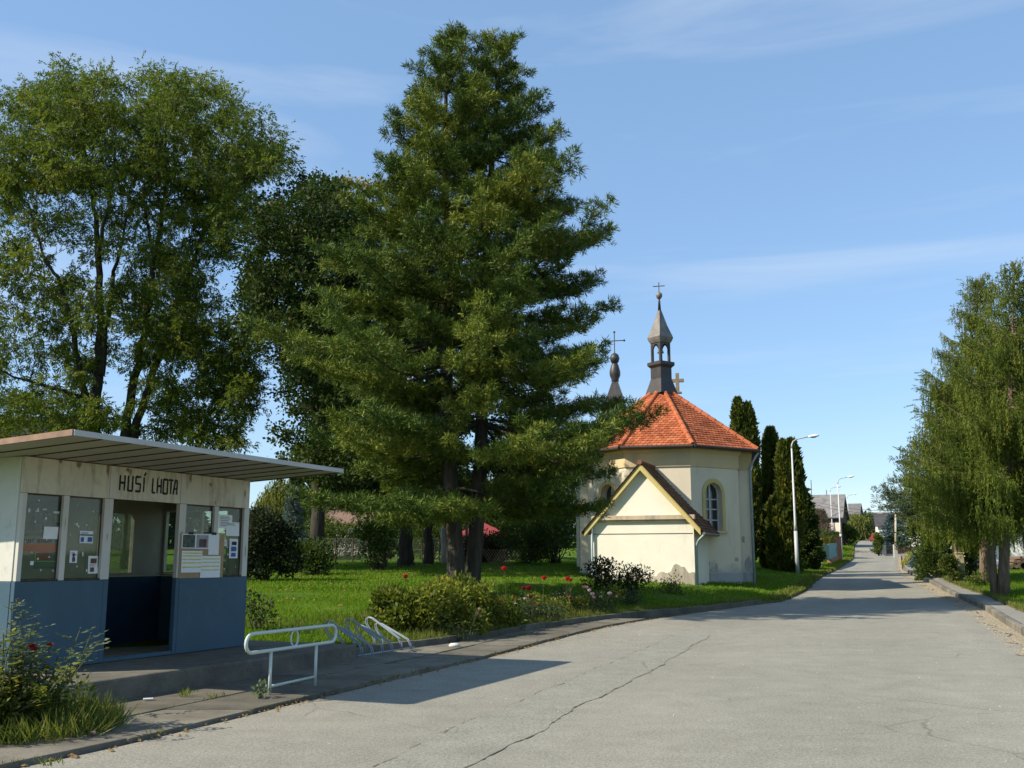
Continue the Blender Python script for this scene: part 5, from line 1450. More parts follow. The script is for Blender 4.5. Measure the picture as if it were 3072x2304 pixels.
def rose_plant(label, Y, flowers, leafm=ROSEL, extra=3, dens=1.0, spread=.18, base=None, ll=.06, seed=0, group="roses in the bed"):
    r = random.Random(seed + int(Y * 10)); ps = [P(x, y, Y + r.uniform(-.15, .15)) for x, y, *_ in flowers]
    b0 = np.mean([p for p in ps], axis=0) if base is None else np.array([GX(base, Y), Y, 0])
    g = on(b0[0], b0[1]); root = thing("rose_bush", label, "rose bush", g, group)
    sm_ = MB(); LV = Leaves(); ends = [(p, fl) for p, fl in zip(ps, flowers)]
    top = max(p[2] for p in ps) - g[2]
    for i in range(extra): ends.append((g + np.array([r.gauss(0, spread * 1.3), r.gauss(0, spread), top * r.uniform(.45, .85)]), None))
    for p, fl in ends:
        cv = curve(g + np.array([r.gauss(0, .06), r.gauss(0, .06), -.05]), p, 8, 0, .06)
        sm_.tube(cv, taper(.009, .0045, 8), 5, cap=False)
        L = np.linalg.norm(cv[-1] - cv[0])
        for t in np.arange(.12, .97, .085 / max(L, .3) / dens):
            q_ = cv[int(t * 8)]; q_ = q_ + (cv[min(int(t * 8) + 1, 8)] - q_) * (t * 8 - int(t * 8))
            a = r.uniform(0, 6.283); d = np.array([math.cos(a), math.sin(a), r.uniform(.1, .6)])
            for s in range(3):
                e = q_ + d * (.05 + .045 * s); m = 2 if s < 2 else 1
                LV.add(np.repeat([e], m, 0), np.array([d + np.array([-d[1], d[0], 0]) * (1.2 if k_ else -1.2) for k_ in range(m)]) if m == 2 else np.array([d]), ll, ll * .6, .5 + r.gauss(0, .2), .1, np.tile([0, 0, 1.], (m, 1)) + RG.normal(size=(m, 3)) * .3)
            if r.random() < .35: sm_.tube([q_, q_ + d * .13], [.003, .002], 3, cap=False)
    sm_.build("stems", STEM, root, smooth=True); LV.build("leaves", leafm, root)
    for p, fl in ends:
        if fl: rose(root, p + np.array([0, 0, .02]), fl[3] if len(fl) > 3 else .06, fl[2])
    return root
rose_plant("lone red rose on a tall stem over the left of the bed", 20.4, [(1216, 1732, 'red', .062)], extra=2, dens=.7, spread=.1)
rose_plant("tallest red rose, right of the pine trunks", 23.0, [(1512, 1708, 'red', .075)], extra=3, dens=.8)
rose_plant("red rose standing alone in the middle of the bed, higher than its neighbours", 25.5, [(1632, 1736, 'red', .075)], extra=4)
rose_plant("rose bush with two touching red blooms near the dark shrub", 26., [(1702, 1738, 'red', .075), (1711, 1742, 'red', .07), (1712, 1796, 'red', .055)], extra=4)
rose_plant("rose bush with two deep crimson blooms side by side", 23.5, [(1570, 1767, 'darkred', .06), (1587, 1766, 'darkred', .085), (1592, 1793, 'darkred', .055)], extra=4)
rose_plant("rose bush with a single yellow and an orange bloom", 21.9, [(1467, 1796, 'yellow', .055), (1481, 1800, 'orange', .03)], extra=3)
rose_plant("rose bush with vivid orange-red blooms in the bed", 22.2, [(1499, 1807, 'orange', .065), (1505, 1803, 'orange', .06), (1507, 1821, 'orange', .045)], extra=3)
rose_plant("rose bush with small dark red and white-pink blooms low in the bed", 22.8, [(1543, 1795, 'darkred', .05), (1541, 1810, 'palepink', .05), (1546, 1816, 'palepink', .05), (1528, 1809, 'darkred', .04)], extra=4)
rose_plant("rose bush with faded pink and red blooms right of the orange ones", 24., [(1575, 1799, 'palepink', .05), (1574, 1805, 'darkred', .05), (1591, 1813, 'red', .035), (1607, 1817, 'red', .035), (1583, 1824, 'palepink', .035)], extra=5)
rose_plant("rose bush with one small dark red bloom behind the arching shrub", 22.4, [(1440, 1782, 'darkred', .05), (1420, 1770, 'darkred', .03)], extra=3)
rose_plant("rose bush carrying a row of pale pink blooms left of the dark shrub", 27., [(1752, 1763, 'pink', .06), (1761, 1764, 'pink', .055), (1768, 1773, 'palepink', .06), (1777, 1784, 'palepink', .07), (1781, 1794, 'pink', .055)], extra=4)
rose_plant("rose bush with two open pale pink blooms under the dark shrub", 28., [(1803, 1793, 'palepink', .06), (1829, 1783, 'palepink', .075), (1849, 1792, 'pink', .05)], extra=4)
rose_plant("rose bush with tiny violet-pink blooms inside the arching shrub", 19.6, [(1438, 1830, 'pink', .035), (1285, 1819, 'pink', .03), (1427, 1851, 'violet', .03)], extra=3)
for i, (px, Y, lab) in enumerate(((1548, 24.2, "flowerless rose bush with reddish shoots, left middle of the bed"), (1650, 25., "flowerless leafy rose bush below the lone red rose"), (1690, 26.8, "flowerless rose bush at the back, before the lit lawn"), (1605, 26.2, "flowerless rose bush behind the crimson blooms"))):
    rose_plant(lab, Y, [(px, 1790 - i * 8, 'red', .012)], extra=7, dens=1.1, spread=.28, seed=i)
BEDL = ["low leafy rose bush by the kerb, third from the big shrubs", "low rose bush with bronze leaves at mid bed", "dense low rose bush behind the crimson blooms' foot", "thin rose bush next to the faded pink blooms", "low rose bush on the kerb side under the lone red rose",
        "rose bush close to the lawn edge past the double red bloom", "low rose bush just left of the row of pink blooms", "dry-tipped rose bush between pink blooms and kerb", "short rose bush at the chapel end of the bed", "sparse rose bush farthest along the kerb before the annexe"]
for i, (px, Y) in enumerate(((1535, 22.9), (1575, 23.2), (1600, 24.6), (1632, 24.2), (1668, 25.3), (1700, 27.6), (1735, 27.2), (1770, 27.4), (1835, 28.9), (1890, 29.8))):
    bush("rose_bush", BEDL[i], "rose bush", on(GX(px, Y), Y), .42, .38, .42 + .1 * (i % 3), 620, .062, .036, ROSEL if i % 2 else SHRUBG, .45, .2, 10, "roses in the bed", stemm=STEM)
# near bush in the bottom left corner
rose_plant("near rose bush with pale leaves and dark crimson blooms, by the platform's left end", 9.6, [(95, 1945, 'darkred', .038), (103, 1953, 'darkred', .036), (149, 1942, 'darkred', .034), (45, 1941, 'violet', .02), (60, 1966, 'white', .016), (48, 1978, 'darkred', .02), (35, 1815, 'darkred', .012), (52, 1806, 'darkred', .014), (110, 1868, 'darkred', .01), (240, 1890, 'white', .004), (272, 1905, 'white', .004)],
           ROSEPALE, extra=16, dens=2.0, spread=.33, base=75, ll=.058, seed=3, group="roses by the shelter")
rose_plant("yellow-green rose bush at the left edge of the picture", 9.3, [(10, 1900, 'white', .004), (30, 1930, 'white', .004), (-40, 1890, 'white', .004)], SHRUBG, extra=18, dens=2.1, spread=.32, base=-15, ll=.065, seed=5, group="roses by the shelter")

# ------------------------------------------------------------------ grass
GRASS = foliage("grass_blade", [(0, (.05, .10, .006)), (.5, (.105, .19, .010)), (.85, (.16, .235, .018)), (1, (.30, .26, .06))], .38, .55)
LONGGRASS = foliage("long_grass_blade", [(0, (.05, .075, .012)), (.5, (.11, .14, .025)), (1, (.24, .21, .07))], .35, .55)
def blades(name, xs, ys, length, width, t0, m, zfun=hh, lean=.45):
    n = len(xs); L = Leaves()
    base = np.stack([xs, ys, zfun(xs, ys) - .012], 1)
    d = np.stack([RG.normal(0, lean, n), RG.normal(0, lean, n), np.ones(n)], 1)
    clump = .5 * np.sin(xs * .9 + ys * .4) * np.sin(ys * .7 - xs * .3) + .25 * np.sin(xs * 3.1) * np.sin(ys * 2.3)
    L.add(base, d, length * RG.uniform(.5, 1.3, n) * (1 + .4 * clump), width * RG.uniform(.7, 1.3, n), t0 + .2 * clump + RG.normal(0, .16, n), .2)
    return tag(L.build(name, m), kind='stuff')
def in_lawn(n, y0, y1, x0f, x1f, pw=1.0):
    y = y0 + (y1 - y0) * RG.random(n) ** pw
    a, b_ = x0f(y), x1f(y); x = a + (b_ - a) * RG.random(n)
    return x, y
view_l = lambda y: np.maximum(-1.0 * y * .26 - 1, -.30 * y)
x, y = in_lawn(95000, 13.5, 30, view_l, lambda y: XK(y) - .02, 1.25)
s_ = (x - C1[0]) * EX[0] + (y - C1[1]) * EX[1]; n_2 = (x - C1[0]) * EN[0] + (y - C1[1]) * EN[1]
keep = ~((s_ > -1.85) & (s_ < 5.08) & (n_2 > -2.2) & (n_2 < 1.5))
blades("grass", x[keep], y[keep], .085, .014, .48, GRASS)
x, y = in_lawn(80000, 30, 62, view_l, lambda y: np.minimum(XK(y) - .02, .34 * y), 1.2)
blades("grass", x, y, .10, .03, .47, GRASS)
x, y = in_lawn(26000, 62, 130, lambda y: XA(y) - 9, lambda y: XA(y) - .1, 1.3)
blades("grass", x, y, .16, .07, .5, GRASS)
x, y = in_lawn(60000, 20, 60, lambda y: XO(y) + .02, lambda y: XO(y) + 9, 1.3)
blades("grass", x, y, .10, .022, .5, GRASS)
x, y = in_lawn(14000, 60, 125, lambda y: XO(y) + .05, lambda y: XO(y) + 9, 1.2)
blades("grass", x, y, .16, .06, .55, GRASS)
# rough grass and weeds along the kerb and round the bed
y = RG.uniform(16.6, 33.5, 9000); x = XK(y) - np.abs(RG.normal(.12, .22, 9000))
blades("weeds", x, y, .17, .015, .55, LONGGRASS)
y = RG.uniform(18.2, 28, 6000); x = XK(y) - RG.uniform(.1, 3.2, 6000)
blades("weeds", x, y, .22, .014, .5, LONGGRASS)
y = RG.uniform(33, 120, 7000); x = XA(y) - np.abs(RG.normal(0, .25, 7000))
blades("weeds", x, y, .16, .04, .6, LONGGRASS)
y = RG.uniform(18, 60, 5000); x = XO(y) + np.abs(RG.normal(0, .15, 5000))
blades("weeds", x, y, .15, .02, .65, LONGGRASS)
# the long grass round the near rose bush
gc = np.array([GX(40, 9.6), 9.6])
n = 4600; a = RG.random(n) * 6.283; r_ = RG.random(n) ** .6
xs, ys = gc[0] + r_ * 1.05 * np.cos(a) + .0, gc[1] + r_ * 1.0 * np.sin(a) + .05
blades("weeds", xs, ys, .27, .012, .5, LONGGRASS, lambda x, y: np.full(len(x), .04), .6)
for px, py, nn, ll_ in ((287, 2098, 60, .2), (560, 1820 + 268, 30, .1), (150, 2290, 30, .07), (640, 2090, 24, .06), (330, 2125, 26, .06), (885, 2052, 30, .06), (560, 2075, 20, .05)):
    p = Zp(px, py, .06); blades("weeds", p[0] + RG.normal(0, .05, nn), p[1] + RG.normal(0, .05, nn), ll_, .012, .55, LONGGRASS, lambda x, y: np.full(len(x), .06), .5)
bush("ground_cover", "mixed low weeds and leafy shoots under the near rose bush, spilling over the slabs", "plant", (gc[0] + .05, gc[1] + .02, .05), .95, .9, .42, 2600, .06, .035, LEAF_HEDGE, .7, .2, 26, stemm=STEM)
def leaf_place():
    x = random.uniform(-11, 3); y = random.uniform(20, 48); return x, y, float(hh(x, y)) + .05
crumbs("fallen_leaves", 700, leaf_place, .045, DRYLEAF)
JX, JY = [], []
for o_ in (.06, 1.0, 2.02):
    for _ in range(34):
        y0 = random.uniform(7, 25); k_ = random.randint(5, 16)
        ys_ = y0 + RG.normal(0, .12, k_); JY.append(ys_); JX.append(XA(ys_) - o_ + RG.normal(0, .015, k_))
JX, JY = np.concatenate(JX), np.concatenate(JY); ok_ = JX > XK(JY) + .05
blades("weeds", JX[ok_], JY[ok_], .06, .011, .55, LONGGRASS, lambda x, y: R(y) + .03, .6)
wd = Zp(782, 2090, .06)
bush("weed_plant", "small broad-leaved weed at the foot of the guard rail's left post", "plant", wd, .09, .08, .12, 60, .05, .04, ROSEPALE, .6, .1, 5, stemm=STEM)
tag(MB().box(-.05, .05, -.03, .03, 0, .012, zrot(Zp(445, 2098, .062), 25)).build("paper_scrap", PAPER), "crumpled white paper scrap on the slabs before the platform", "litter")
tag(MB().tube([Zp(278, 2199, .065), Zp(284, 2197, .075)], [.02, .014], 7).build("rose_petal", PET['pink'], smooth=True), "fallen pink petal on the slabs in the shrub's shade", "petal")

# ------------------------------------------------------------------ behind the lawn on the left
TIMBER = simple("dark_timber", (.09, .06, .04), .3, 8, .9, .1, .4)
WIRE = simple("fence_wire", (.16, .17, .16), .2, 8, .6, .4, 0)
REDROOF = simple("red_roof_sheet", (.24, .04, .035), .15, 4, .6, .3, .1)
PINKW = plaster("pink_plaster", (.74, .60, .48), (.4, .3, .24), .6)
GREYW = plaster("grey_render", (.45, .43, .39), (.25, .24, .22), .5)
WHITEW = plaster("white_render", (.78, .77, .72), (.5, .48, .44), .62)
SLATE = tile_mat("grey_slate", [(0, (.14, .135, .13)), (1, (.22, .21, .2))])
DARKROOF = tile_mat("dark_roof", [(0, (.045, .043, .045)), (1, (.075, .07, .07))])
BROWNROOF = tile_mat("brown_roof", [(0, (.19, .12, .085)), (1, (.27, .175, .13))])
# chain-link fence
fz = 58.
fn_ = thing("wire_fence", "see-through wire mesh fence on thin posts along the back of the lawn", "fence", on(GX(1100, fz), fz))
fp = [on(GX(px, fz), fz) for px in range(850, 1480, 52)]
for p in fp: MB().tube([p + np.array([0, 0, -.2]), p + np.array([0, 0, 1.35])], .04, 6).build("post", TIMBER, fn_)
wm_ = MB()
for p, r in zip(fp[:-1], fp[1:]):
    for h in (.05, .7, 1.3): wm_.tube([p + np.array([0, 0, h]), r + np.array([0, 0, h])], .012, 3, cap=False)
    for i in range(14):
        a, b_ = i / 14, (i + 2) / 14
        for h0, h1 in ((.05, 1.3), (1.3, .05)):
            wm_.tube([p + (r - p) * a + np.array([0, 0, h0]), p + (r - p) * min(b_, 1) + np.array([0, 0, h1])], .004, 3, cap=False)
wm_.build("mesh", WIRE, fn_)
def house(name, label, cat, x0, x1, Y, zg, eave, ridgeh, depth, wallm, roofm, rot=0., gable_front=False, wins=(), over=.35, chimney=None, winm=None):
    """a pitched-roof house: local x along its front, y away"""
    c = np.array([(x0 + x1) / 2, Y, zg]); f = zrot(c, rot); w = (x1 - x0) / 2
    root = thing(name, label, cat, c)
    m = MB()
    if gable_front:
        m.prism([(-w, -1), (w, -1), (w, eave), (0, ridgeh), (-w, eave)], lambda p: f(p[0], 0, p[1]), lambda p: f(p[0], depth, p[1]))
    else:
        m.prism([(0, -1), (depth, -1), (depth, eave), (depth / 2, ridgeh), (0, eave)], lambda p: f(-w, p[0], p[1]), lambda p: f(w, p[0], p[1]))
    wl_ = m.build("wall", wallm, root)
    r = MB(); t = .12
    if gable_front:
        sl = (ridgeh - eave) / w
        for s in (-1, 1):
            r.prism([(0, ridgeh + .02), (s * (w + over), eave - sl * over + .02), (s * (w + over), eave - sl * over + t), (0, ridgeh + t + .02)], lambda p: f(p[0], -over, p[1]), lambda p: f(p[0], depth + over, p[1]))
    else:
        sl = (ridgeh - eave) / (depth / 2)
        for a, b_ in ((-over, depth / 2), (depth + over, depth / 2)):
            r.prism([(b_, ridgeh + .02), (a, eave - sl * over + .02), (a, eave - sl * over + t), (b_, ridgeh + t + .02)], lambda p: f(-w - over, p[0], p[1]), lambda p: f(w + over, p[0], p[1]))
    rf_ = r.build("roof", roofm, root)
    for wx, wz, ww, wh in wins:
        q_ = MB().box(wx - ww / 2, wx + ww / 2, -.03, -.002, wz, wz + wh, f).build("window", WINDARK, root)
        k_ = MB()
        for bx in ((wx - ww / 2 - .07, wx - ww / 2, wz - .07, wz + wh + .07), (wx + ww / 2, wx + ww / 2 + .07, wz - .07, wz + wh + .07), (wx - ww / 2, wx + ww / 2, wz - .07, wz), (wx - ww / 2, wx + ww / 2, wz + wh, wz + wh + .07), (wx - .03, wx + .03, wz, wz + wh)):
            k_.box(bx[0], bx[1], -.06, -.004, bx[2], bx[3], f)
        k_.build("window_frame", FRAMEW, q_)
    if chimney: MB().box(chimney[0] - .3, chimney[0] + .3, chimney[1] - .3, chimney[1] + .3, eave, chimney[2], f).build("chimney", GREYW, rf_)
    return root, f
gz = lambda px, Y: float(hh(GX(px, Y), Y))
house("house", "pale pink house glimpsed beyond the wire fence left of the pine", "house", GX(960, 84), GX(1110, 84), 84., gz(1030, 84), 2.6, 4.4, 7, PINKW, BROWNROOF, wins=((-1.2, .9, .8, 1.1), (.9, .9, .8, 1.1)))
gw = on(GX(1040, 78), 78)
gw_ = thing("picket_fence", "weathered paling fence in front of the pale pink house", "fence", gw)
pk = MB()
for i in range(44): pk.box(gw[0] - 2.6 + i * .12, gw[0] - 2.6 + i * .12 + .07, 77.97, 78., gw[2] - .1, gw[2] + 1.25 + .03 * (i % 2))
pk.build("pickets", GREYW, gw_)
pk = MB()
for h in (.35, 1.0): pk.box(gw[0] - 2.65, gw[0] + 2.7, 78.002, 78.05, gw[2] + h, gw[2] + h + .08)
pk.build("rails", TIMBER, gw_)
pv = on(GX(1440, 60), 60)
pvr = thing("garden_pavilion", "open garden pavilion with red roof behind the pine trunks", "pavilion", pv)
ap = P(1432, 1575, 60)[2]; ez_ = P(1440, 1603, 60)[2]; w = (GX(1526, 60) - GX(1362, 60)) / 2; cxp = (GX(1526, 60) + GX(1362, 60)) / 2
pm_ = MB()
for a, b_ in (((-1, -1), (1, -1)), ((1, -1), (1, 1)), ((1, 1), (-1, 1)), ((-1, 1), (-1, -1))):
    pm_.add([(cxp + a[0] * w, 62 + a[1] * w, ez_), (cxp + b_[0] * w, 62 + b_[1] * w, ez_), (cxp, 62, ap + .25), (cxp + a[0] * w, 62 + a[1] * w, ez_ - .12), (cxp + b_[0] * w, 62 + b_[1] * w, ez_ - .12)], [(0, 1, 2), (0, 1, 4, 3)])
pm_.build("roof", REDROOF, pvr)
for a in (-1, 1):
    for b_ in (-1, 1): MB().box(cxp + a * w * .85 - .07, cxp + a * w * .85 + .07, 62 + b_ * w * .85 - .07, 62 + b_ * w * .85 + .07, pv[2] - .3, ez_ + .02).build("post", TIMBER, pvr)
pol = on(GX(1398, 56), 56)
MB().tube([pol + np.array([0, 0, -.2]), P(1401, 1535, 56)], [.09, .07], 8).build("pole", simple("reddish_pole", (.2, .09, .05), .3, 8), tag(thing("wooden_pole", "x", "pole", pol), "reddish wooden pole seen between the two pine trunks"), smooth=True)
# lattice
lf = on(GX(1505, 53), 53)
lt_ = thing("lattice_fence", "low criss-cross wooden lattice fence before the ivy bushes", "fence", lf)
lm_ = MB(); lw_, lh_ = .56, .80
for i in range(9):
    for s in (-1, 1):
        x0 = -lw_ + i * .14
        m_ = [(x0, 0), (x0 + s * .55, lh_)]
        lm_.box(0, math.hypot(.55, lh_), -.012 * s - .01, -.012 * s + .01, -.016, .016, Fr((lf[0] + x0, 53, lf[2]), unit(np.array([s * .55, 0, lh_])), (0, 1, 0), unit(np.array([-lh_, 0, s * .55]))))
lm_.build("laths", simple("lattice_wood", (.26, .18, .11), .2, 8, .8), lt_)

big = lambda lab, px, Y, rx, h, n, ll, lw, m, t0=.42, lumps=14, name="bush", cat="bush", g="bushes behind the lawn", base=0.: bush(name, lab, cat, on(GX(px, Y), Y) + np.array([0, 0, base]), rx, rx * .8, h, n, ll, lw, m, t0, .16, lumps, g)
big("big dark bush just behind the shelter's right corner", 795, 35.5, 1.3, 2.7, 9000, .14, .08, DARKL, .3, 30)  # the shade it stands in is put into its dark leaf colour
big("leafy suckers round the foot of the dark linden", 945, 41.5, 1.15, 1.35, 2600, .13, .085, LEAF_HEDGE, .3, 14)
big("bright bush before the vine-wrapped linden trunk", 1135, 46., 1.2, 2.6, 2800, .14, .09, LEAF_HEDGE, .45, 16)
big("ivy-covered mound right of the pine trunks", 1470, 56., 1.8, 1.65, 5000, .13, .10, DARKL, .8, 20)
big("rounded bush between lattice fence and chapel", 1570, 54., 1.6, 2.5, 4200, .14, .07, LEAF_HEDGE, .32, 18)
big("taller thicket left of the chapel's pilaster", 1665, 55., 2.0, 3.8, 6000, .15, .07, LEAF_HEDGE, .38, 22)
big("loose bush with bare twigs behind the ivy mound", 1600, 62., 2.6, 4.6, 4200, .15, .07, LEAF_HEDGE, .45, 20)
big("green shrubbery seen under the pine's left boughs", 1000, 64., 2.2, 3.0, 4600, .16, .09, LEAF_HEDGE, .5, 18)
big("shrubbery behind the gnarled linden trunks", 1290, 65., 2.6, 4.2, 6000, .16, .09, LEAF_HEDGE, .4, 20)
big("second thicket further right behind the pine", 1400, 70., 3.0, 5.0, 6000, .18, .1, LEAF_HEDGE, .35, 20)
big("tall hedge bush behind the wire fence, right of the pale house", 1160, 68., 2.4, 3.8, 6000, .17, .09, LEAF_HEDGE, .3, 22)
big("tall hedge bush behind the wire fence, left of the pale house", 920, 72., 2.2, 4.2, 6000, .17, .09, LEAF_HEDGE, .3, 22)
big("broad hedge bush closing the lawn behind the pine trunks", 1500, 68., 3.2, 4.8, 8000, .17, .09, LEAF_HEDGE, .3, 26)
big("broad hedge bush closing the lawn left of the chapel", 1640, 66., 3.0, 4.6, 8000, .17, .09, LEAF_HEDGE, .35, 26)
big("low sunlit bush by the wire fence left of the dark linden", 868, 55., 1.0, 1.9, 2200, .14, .07, LEAF_HEDGE, .65, 12)
def weeper(name, label, px, Y, top_py, rx, n, m, group=None, ll=.34, lw=.075):
    g = on(GX(px, Y), Y); Ht = P(px, top_py, Y)[2] - g[2]
    root = thing(name, label, "tree", g, group)
    MB().tube([g + np.array([0, 0, -.2]), g + np.array([0, 0, Ht * .7])], [.22, .08], 8).build("trunk", BARK, root, smooth=True)
    k = n // 7; a = RG.random(k) * 6.283; r = RG.random(k) ** .5 * rx
    z0 = Ht * (1 - .35 * (r / rx) ** 2) * RG.uniform(.8, 1.0, k); LV = Leaves()
    lump = .5 + .5 * np.sin(a * 4) * np.sin(r * 3)
    for i in range(7):
        z = z0 - i * .3 * (1 + .5 * lump)
        ok = z > Ht * .12
        base = np.stack([g[0] + r * np.cos(a), g[1] + r * np.sin(a), g[2] + z], 1)[ok] + RG.normal(size=(int(ok.sum()), 3)) * .06
        LV.add(base, np.array([0, 0, -1.]) + RG.normal(size=(int(ok.sum()), 3)) * .25, ll, lw, (.35 + .3 * lump)[ok] + RG.normal(0, .15, int(ok.sum())), .1)
    LV.build("crown", m, root); return root
weeper("weeping_tree", "pale green weeping tree beyond the shelter's right end", 832, 66., 1425, 1.7, 9000, LEAF_WILLOW)
weeper("willow_tree", "weeping willow at the bend of the far road", 2573, 158., 1537, 2.3, 6000, LEAF_WILLOW, None, .7, .16)

def spruce(label, px, Y, tip_py, half, n_whorl, m, name="spruce_tree", low=.08, seed=1, lenm=.2, nt=.05):
    g = on(GX(px, Y), Y); Ht = P(px, tip_py, Y)[2] - g[2]; r = random.Random(seed)
    root = thing(name, label, "tree", g)
    MB().tube([g + np.array([0, 0, -.2]), g + np.array([0, 0, Ht * .97])], [.16, .02], 8).build("trunk", BARK, root, smooth=True)
    B, Dn, Tn = [], [], []
    for w_ in range(n_whorl):
        f = low + (1 - low) * (w_ / n_whorl) ** .95; L0 = half * (1 - f) ** .8 + .12
        for j in range(7):
            az = r.uniform(0, 6.283); L = L0 * r.uniform(.75, 1.1); d = np.array([math.cos(az), math.sin(az), 0]); s = np.array([-d[1], d[0], 0])
            t0_ = .5 + r.gauss(0, .15)
            for i in range(max(3, int(L / .16))):
                t = (i + 1) / max(3, int(L / .16)); q_ = g + np.array([0, 0, Ht * f]) + d * L * t + np.array([0, 0, -.22 * L * t + .2 * L * t ** 3])
                for sg in (-1, 0, 1):
                    e = q_ + s * sg * (1 - t * .8) * L * .28
                    for _ in range(3): B.append(e + RG.normal(size=3) * .04); Dn.append(d + s * sg * .6 + RG.normal(size=3) * .45); Tn.append(t0_ + r.gauss(0, .15))
    LV = Leaves(); B = np.array(B); LV.add(B, np.array(Dn), lenm * RG.uniform(.7, 1.2, len(B)), nt, np.array(Tn), .1)
    LV.build("crown", m, root); return root
spruce("slender blue spruce beside the weeping tree beyond the shelter", 873, 60., 1462, .9, 26, SPRUCE, seed=3)
spruce("blue spruce behind the picket fence by the white house", 2688, 108., 1540, 2.3, 20, SPRUCE, seed=4, lenm=.34, nt=.1)
# dark-roofed house peeping out over the shelter roof
house("house", "dark-roofed house half hidden by the ashes above the shelter roof", "house", GX(-130, 75), GX(180, 75), 75., gz(20, 75), 5.5, P(60, 1250, 78)[2] - gz(20, 75), 8, GREYW, DARKROOF)

# ------------------------------------------------------------------ along the road, far end
BRICK = simple("old_brick", (.33, .15, .09), .3, 12, .9, .1, .3)
TURQ = simple("turquoise_panel", (.12, .27, .26), .15, 6, .7)
def zat(px, py, Y): return float(P(px, py, Y)[2])
# conifer shrub right behind the first lamp
def cone_bush(label, px, Y, top_py, half, n, m, t0, name="conifer_shrub", ll=.2, lw=.11, top=.25):
    g = on(GX(px, Y), Y); Ht = zat(px, top_py, Y) - g[2]
    root = thing(name, label, "shrub", g)
    MB().tube([g + np.array([0, 0, -.2]), g + np.array([0, 0, Ht * .8])], [.12, .03], 7).build("stem", BARK, root)
    u = RG.random(n) ** 1.2; a = RG.random(n) * 6.283
    lump = 1 + .2 * np.sin(a * 3 + u * 14) + .16 * np.sin(a * 5 - u * 27)
    rr_ = half * np.interp(u, [0, .15, .5, .85, 1], [.8, 1, .8, .42, top * .2]) * lump * (1 - .5 * RG.random(n) ** 1.5)
    base = np.stack([g[0] + rr_ * np.cos(a), g[1] + rr_ * np.sin(a), g[2] + u * Ht], 1)
    d = np.stack([np.cos(a), np.sin(a), np.full(n, .2)], 1) + RG.normal(size=(n, 3)) * .5
    LV = Leaves(); LV.add(base, d, ll * RG.uniform(.6, 1.2, n), lw * RG.uniform(.6, 1.2, n), t0 + .16 * np.sin(a * 3 + u * 14) + RG.normal(0, .15, n), .15)
    LV.build("crown", m, root); return root
cone_bush("tall shaggy dark conifer right behind the first street lamp", 2418, 62., 1462, .85, 9000, LEAF_LINDEN, .35, ll=.24, lw=.13)
cone_bush("low spreading bush at the foot of the first street lamp", 2362, 57., 1665, .9, 2600, LEAF_HEDGE, .3, "shrub", .14, .08)
big("golden tuft of shrub left of the first lamp's foot", 2377, 55.2, .35, .5, 500, .1, .05, SHRUBG, .8, 6, "shrub", "shrub", "shrubs along the far road")
TWIG = foliage("bare_twig", [(0, (.10, .075, .055)), (1, (.19, .15, .11))], .1)
g = on(GX(2468, 86), 86)
br = thing("bare_shrub", "tall brownish twiggy shrub before the barn", "shrub", g)
LV = Leaves(); n = 5200; a = RG.random(n) * 6.283; u = RG.random(n)
hgt = zat(2468, 1530, 86) - g[2]
rr_ = .95 * np.interp(u, [0, .3, .7, 1], [.4, 1, .8, .2]) * RG.random(n) ** .5
LV.add(np.stack([g[0] + rr_ * np.cos(a), g[1] + rr_ * np.sin(a), g[2] + u * hgt * .95], 1), np.stack([np.cos(a) * .4, np.sin(a) * .4, np.ones(n)], 1) + RG.normal(size=(n, 3)) * .3, .5, .03, RG.random(n))
LV.build("twigs", TWIG, br)
big("dark green rounded tree top peeping over the twiggy shrub", 2447, 96., 1.0, zat(2447, 1492, 96) - gz(2447, 96), 3800, .22, .12, LEAF_HEDGE, .35, 18, "bush", "bush", "shrubs along the far road")
big("garden hedge bush left of the turquoise fence panel", 2462, 84., 1.5, 2.4, 3400, .16, .09, LEAF_HEDGE, .5, 14, "bush", "bush", "shrubs along the far road")
big("leafy hedge bush behind the second lamp", 2500, 99., 1.4, 2.2, 3400, .18, .1, LEAF_HEDGE, .3, 14, "bush", "bush", "shrubs along the far road")
big("dark hedge bush left of the willow", 2537, 130., 1.6, 3.2, 3200, .26, .14, LEAF_HEDGE, .2, 14, "bush", "bush", "shrubs along the far road")
big("broad hedge right of the willow at the crest of the road", 2614, 178., 3.4, 3.6, 3600, .36, .2, LEAF_HEDGE, .25, 16, "bush", "bush", "shrubs along the far road")
big("rusty garden bush above the turquoise fence", 2474, 82., .9, 2.0, 1500, .13, .08, LEAF_LINDEN, .9, 10, "bush", "bush", "shrubs along the far road")
big("clipped bright hedge at the right-hand bend", 2638, 104., .5, zat(2638, 1590, 104) - gz(2638, 104), 3000, .2, .1, LEAF_HEDGE, .75, 14, "hedge", "hedge", "shrubs along the far road")
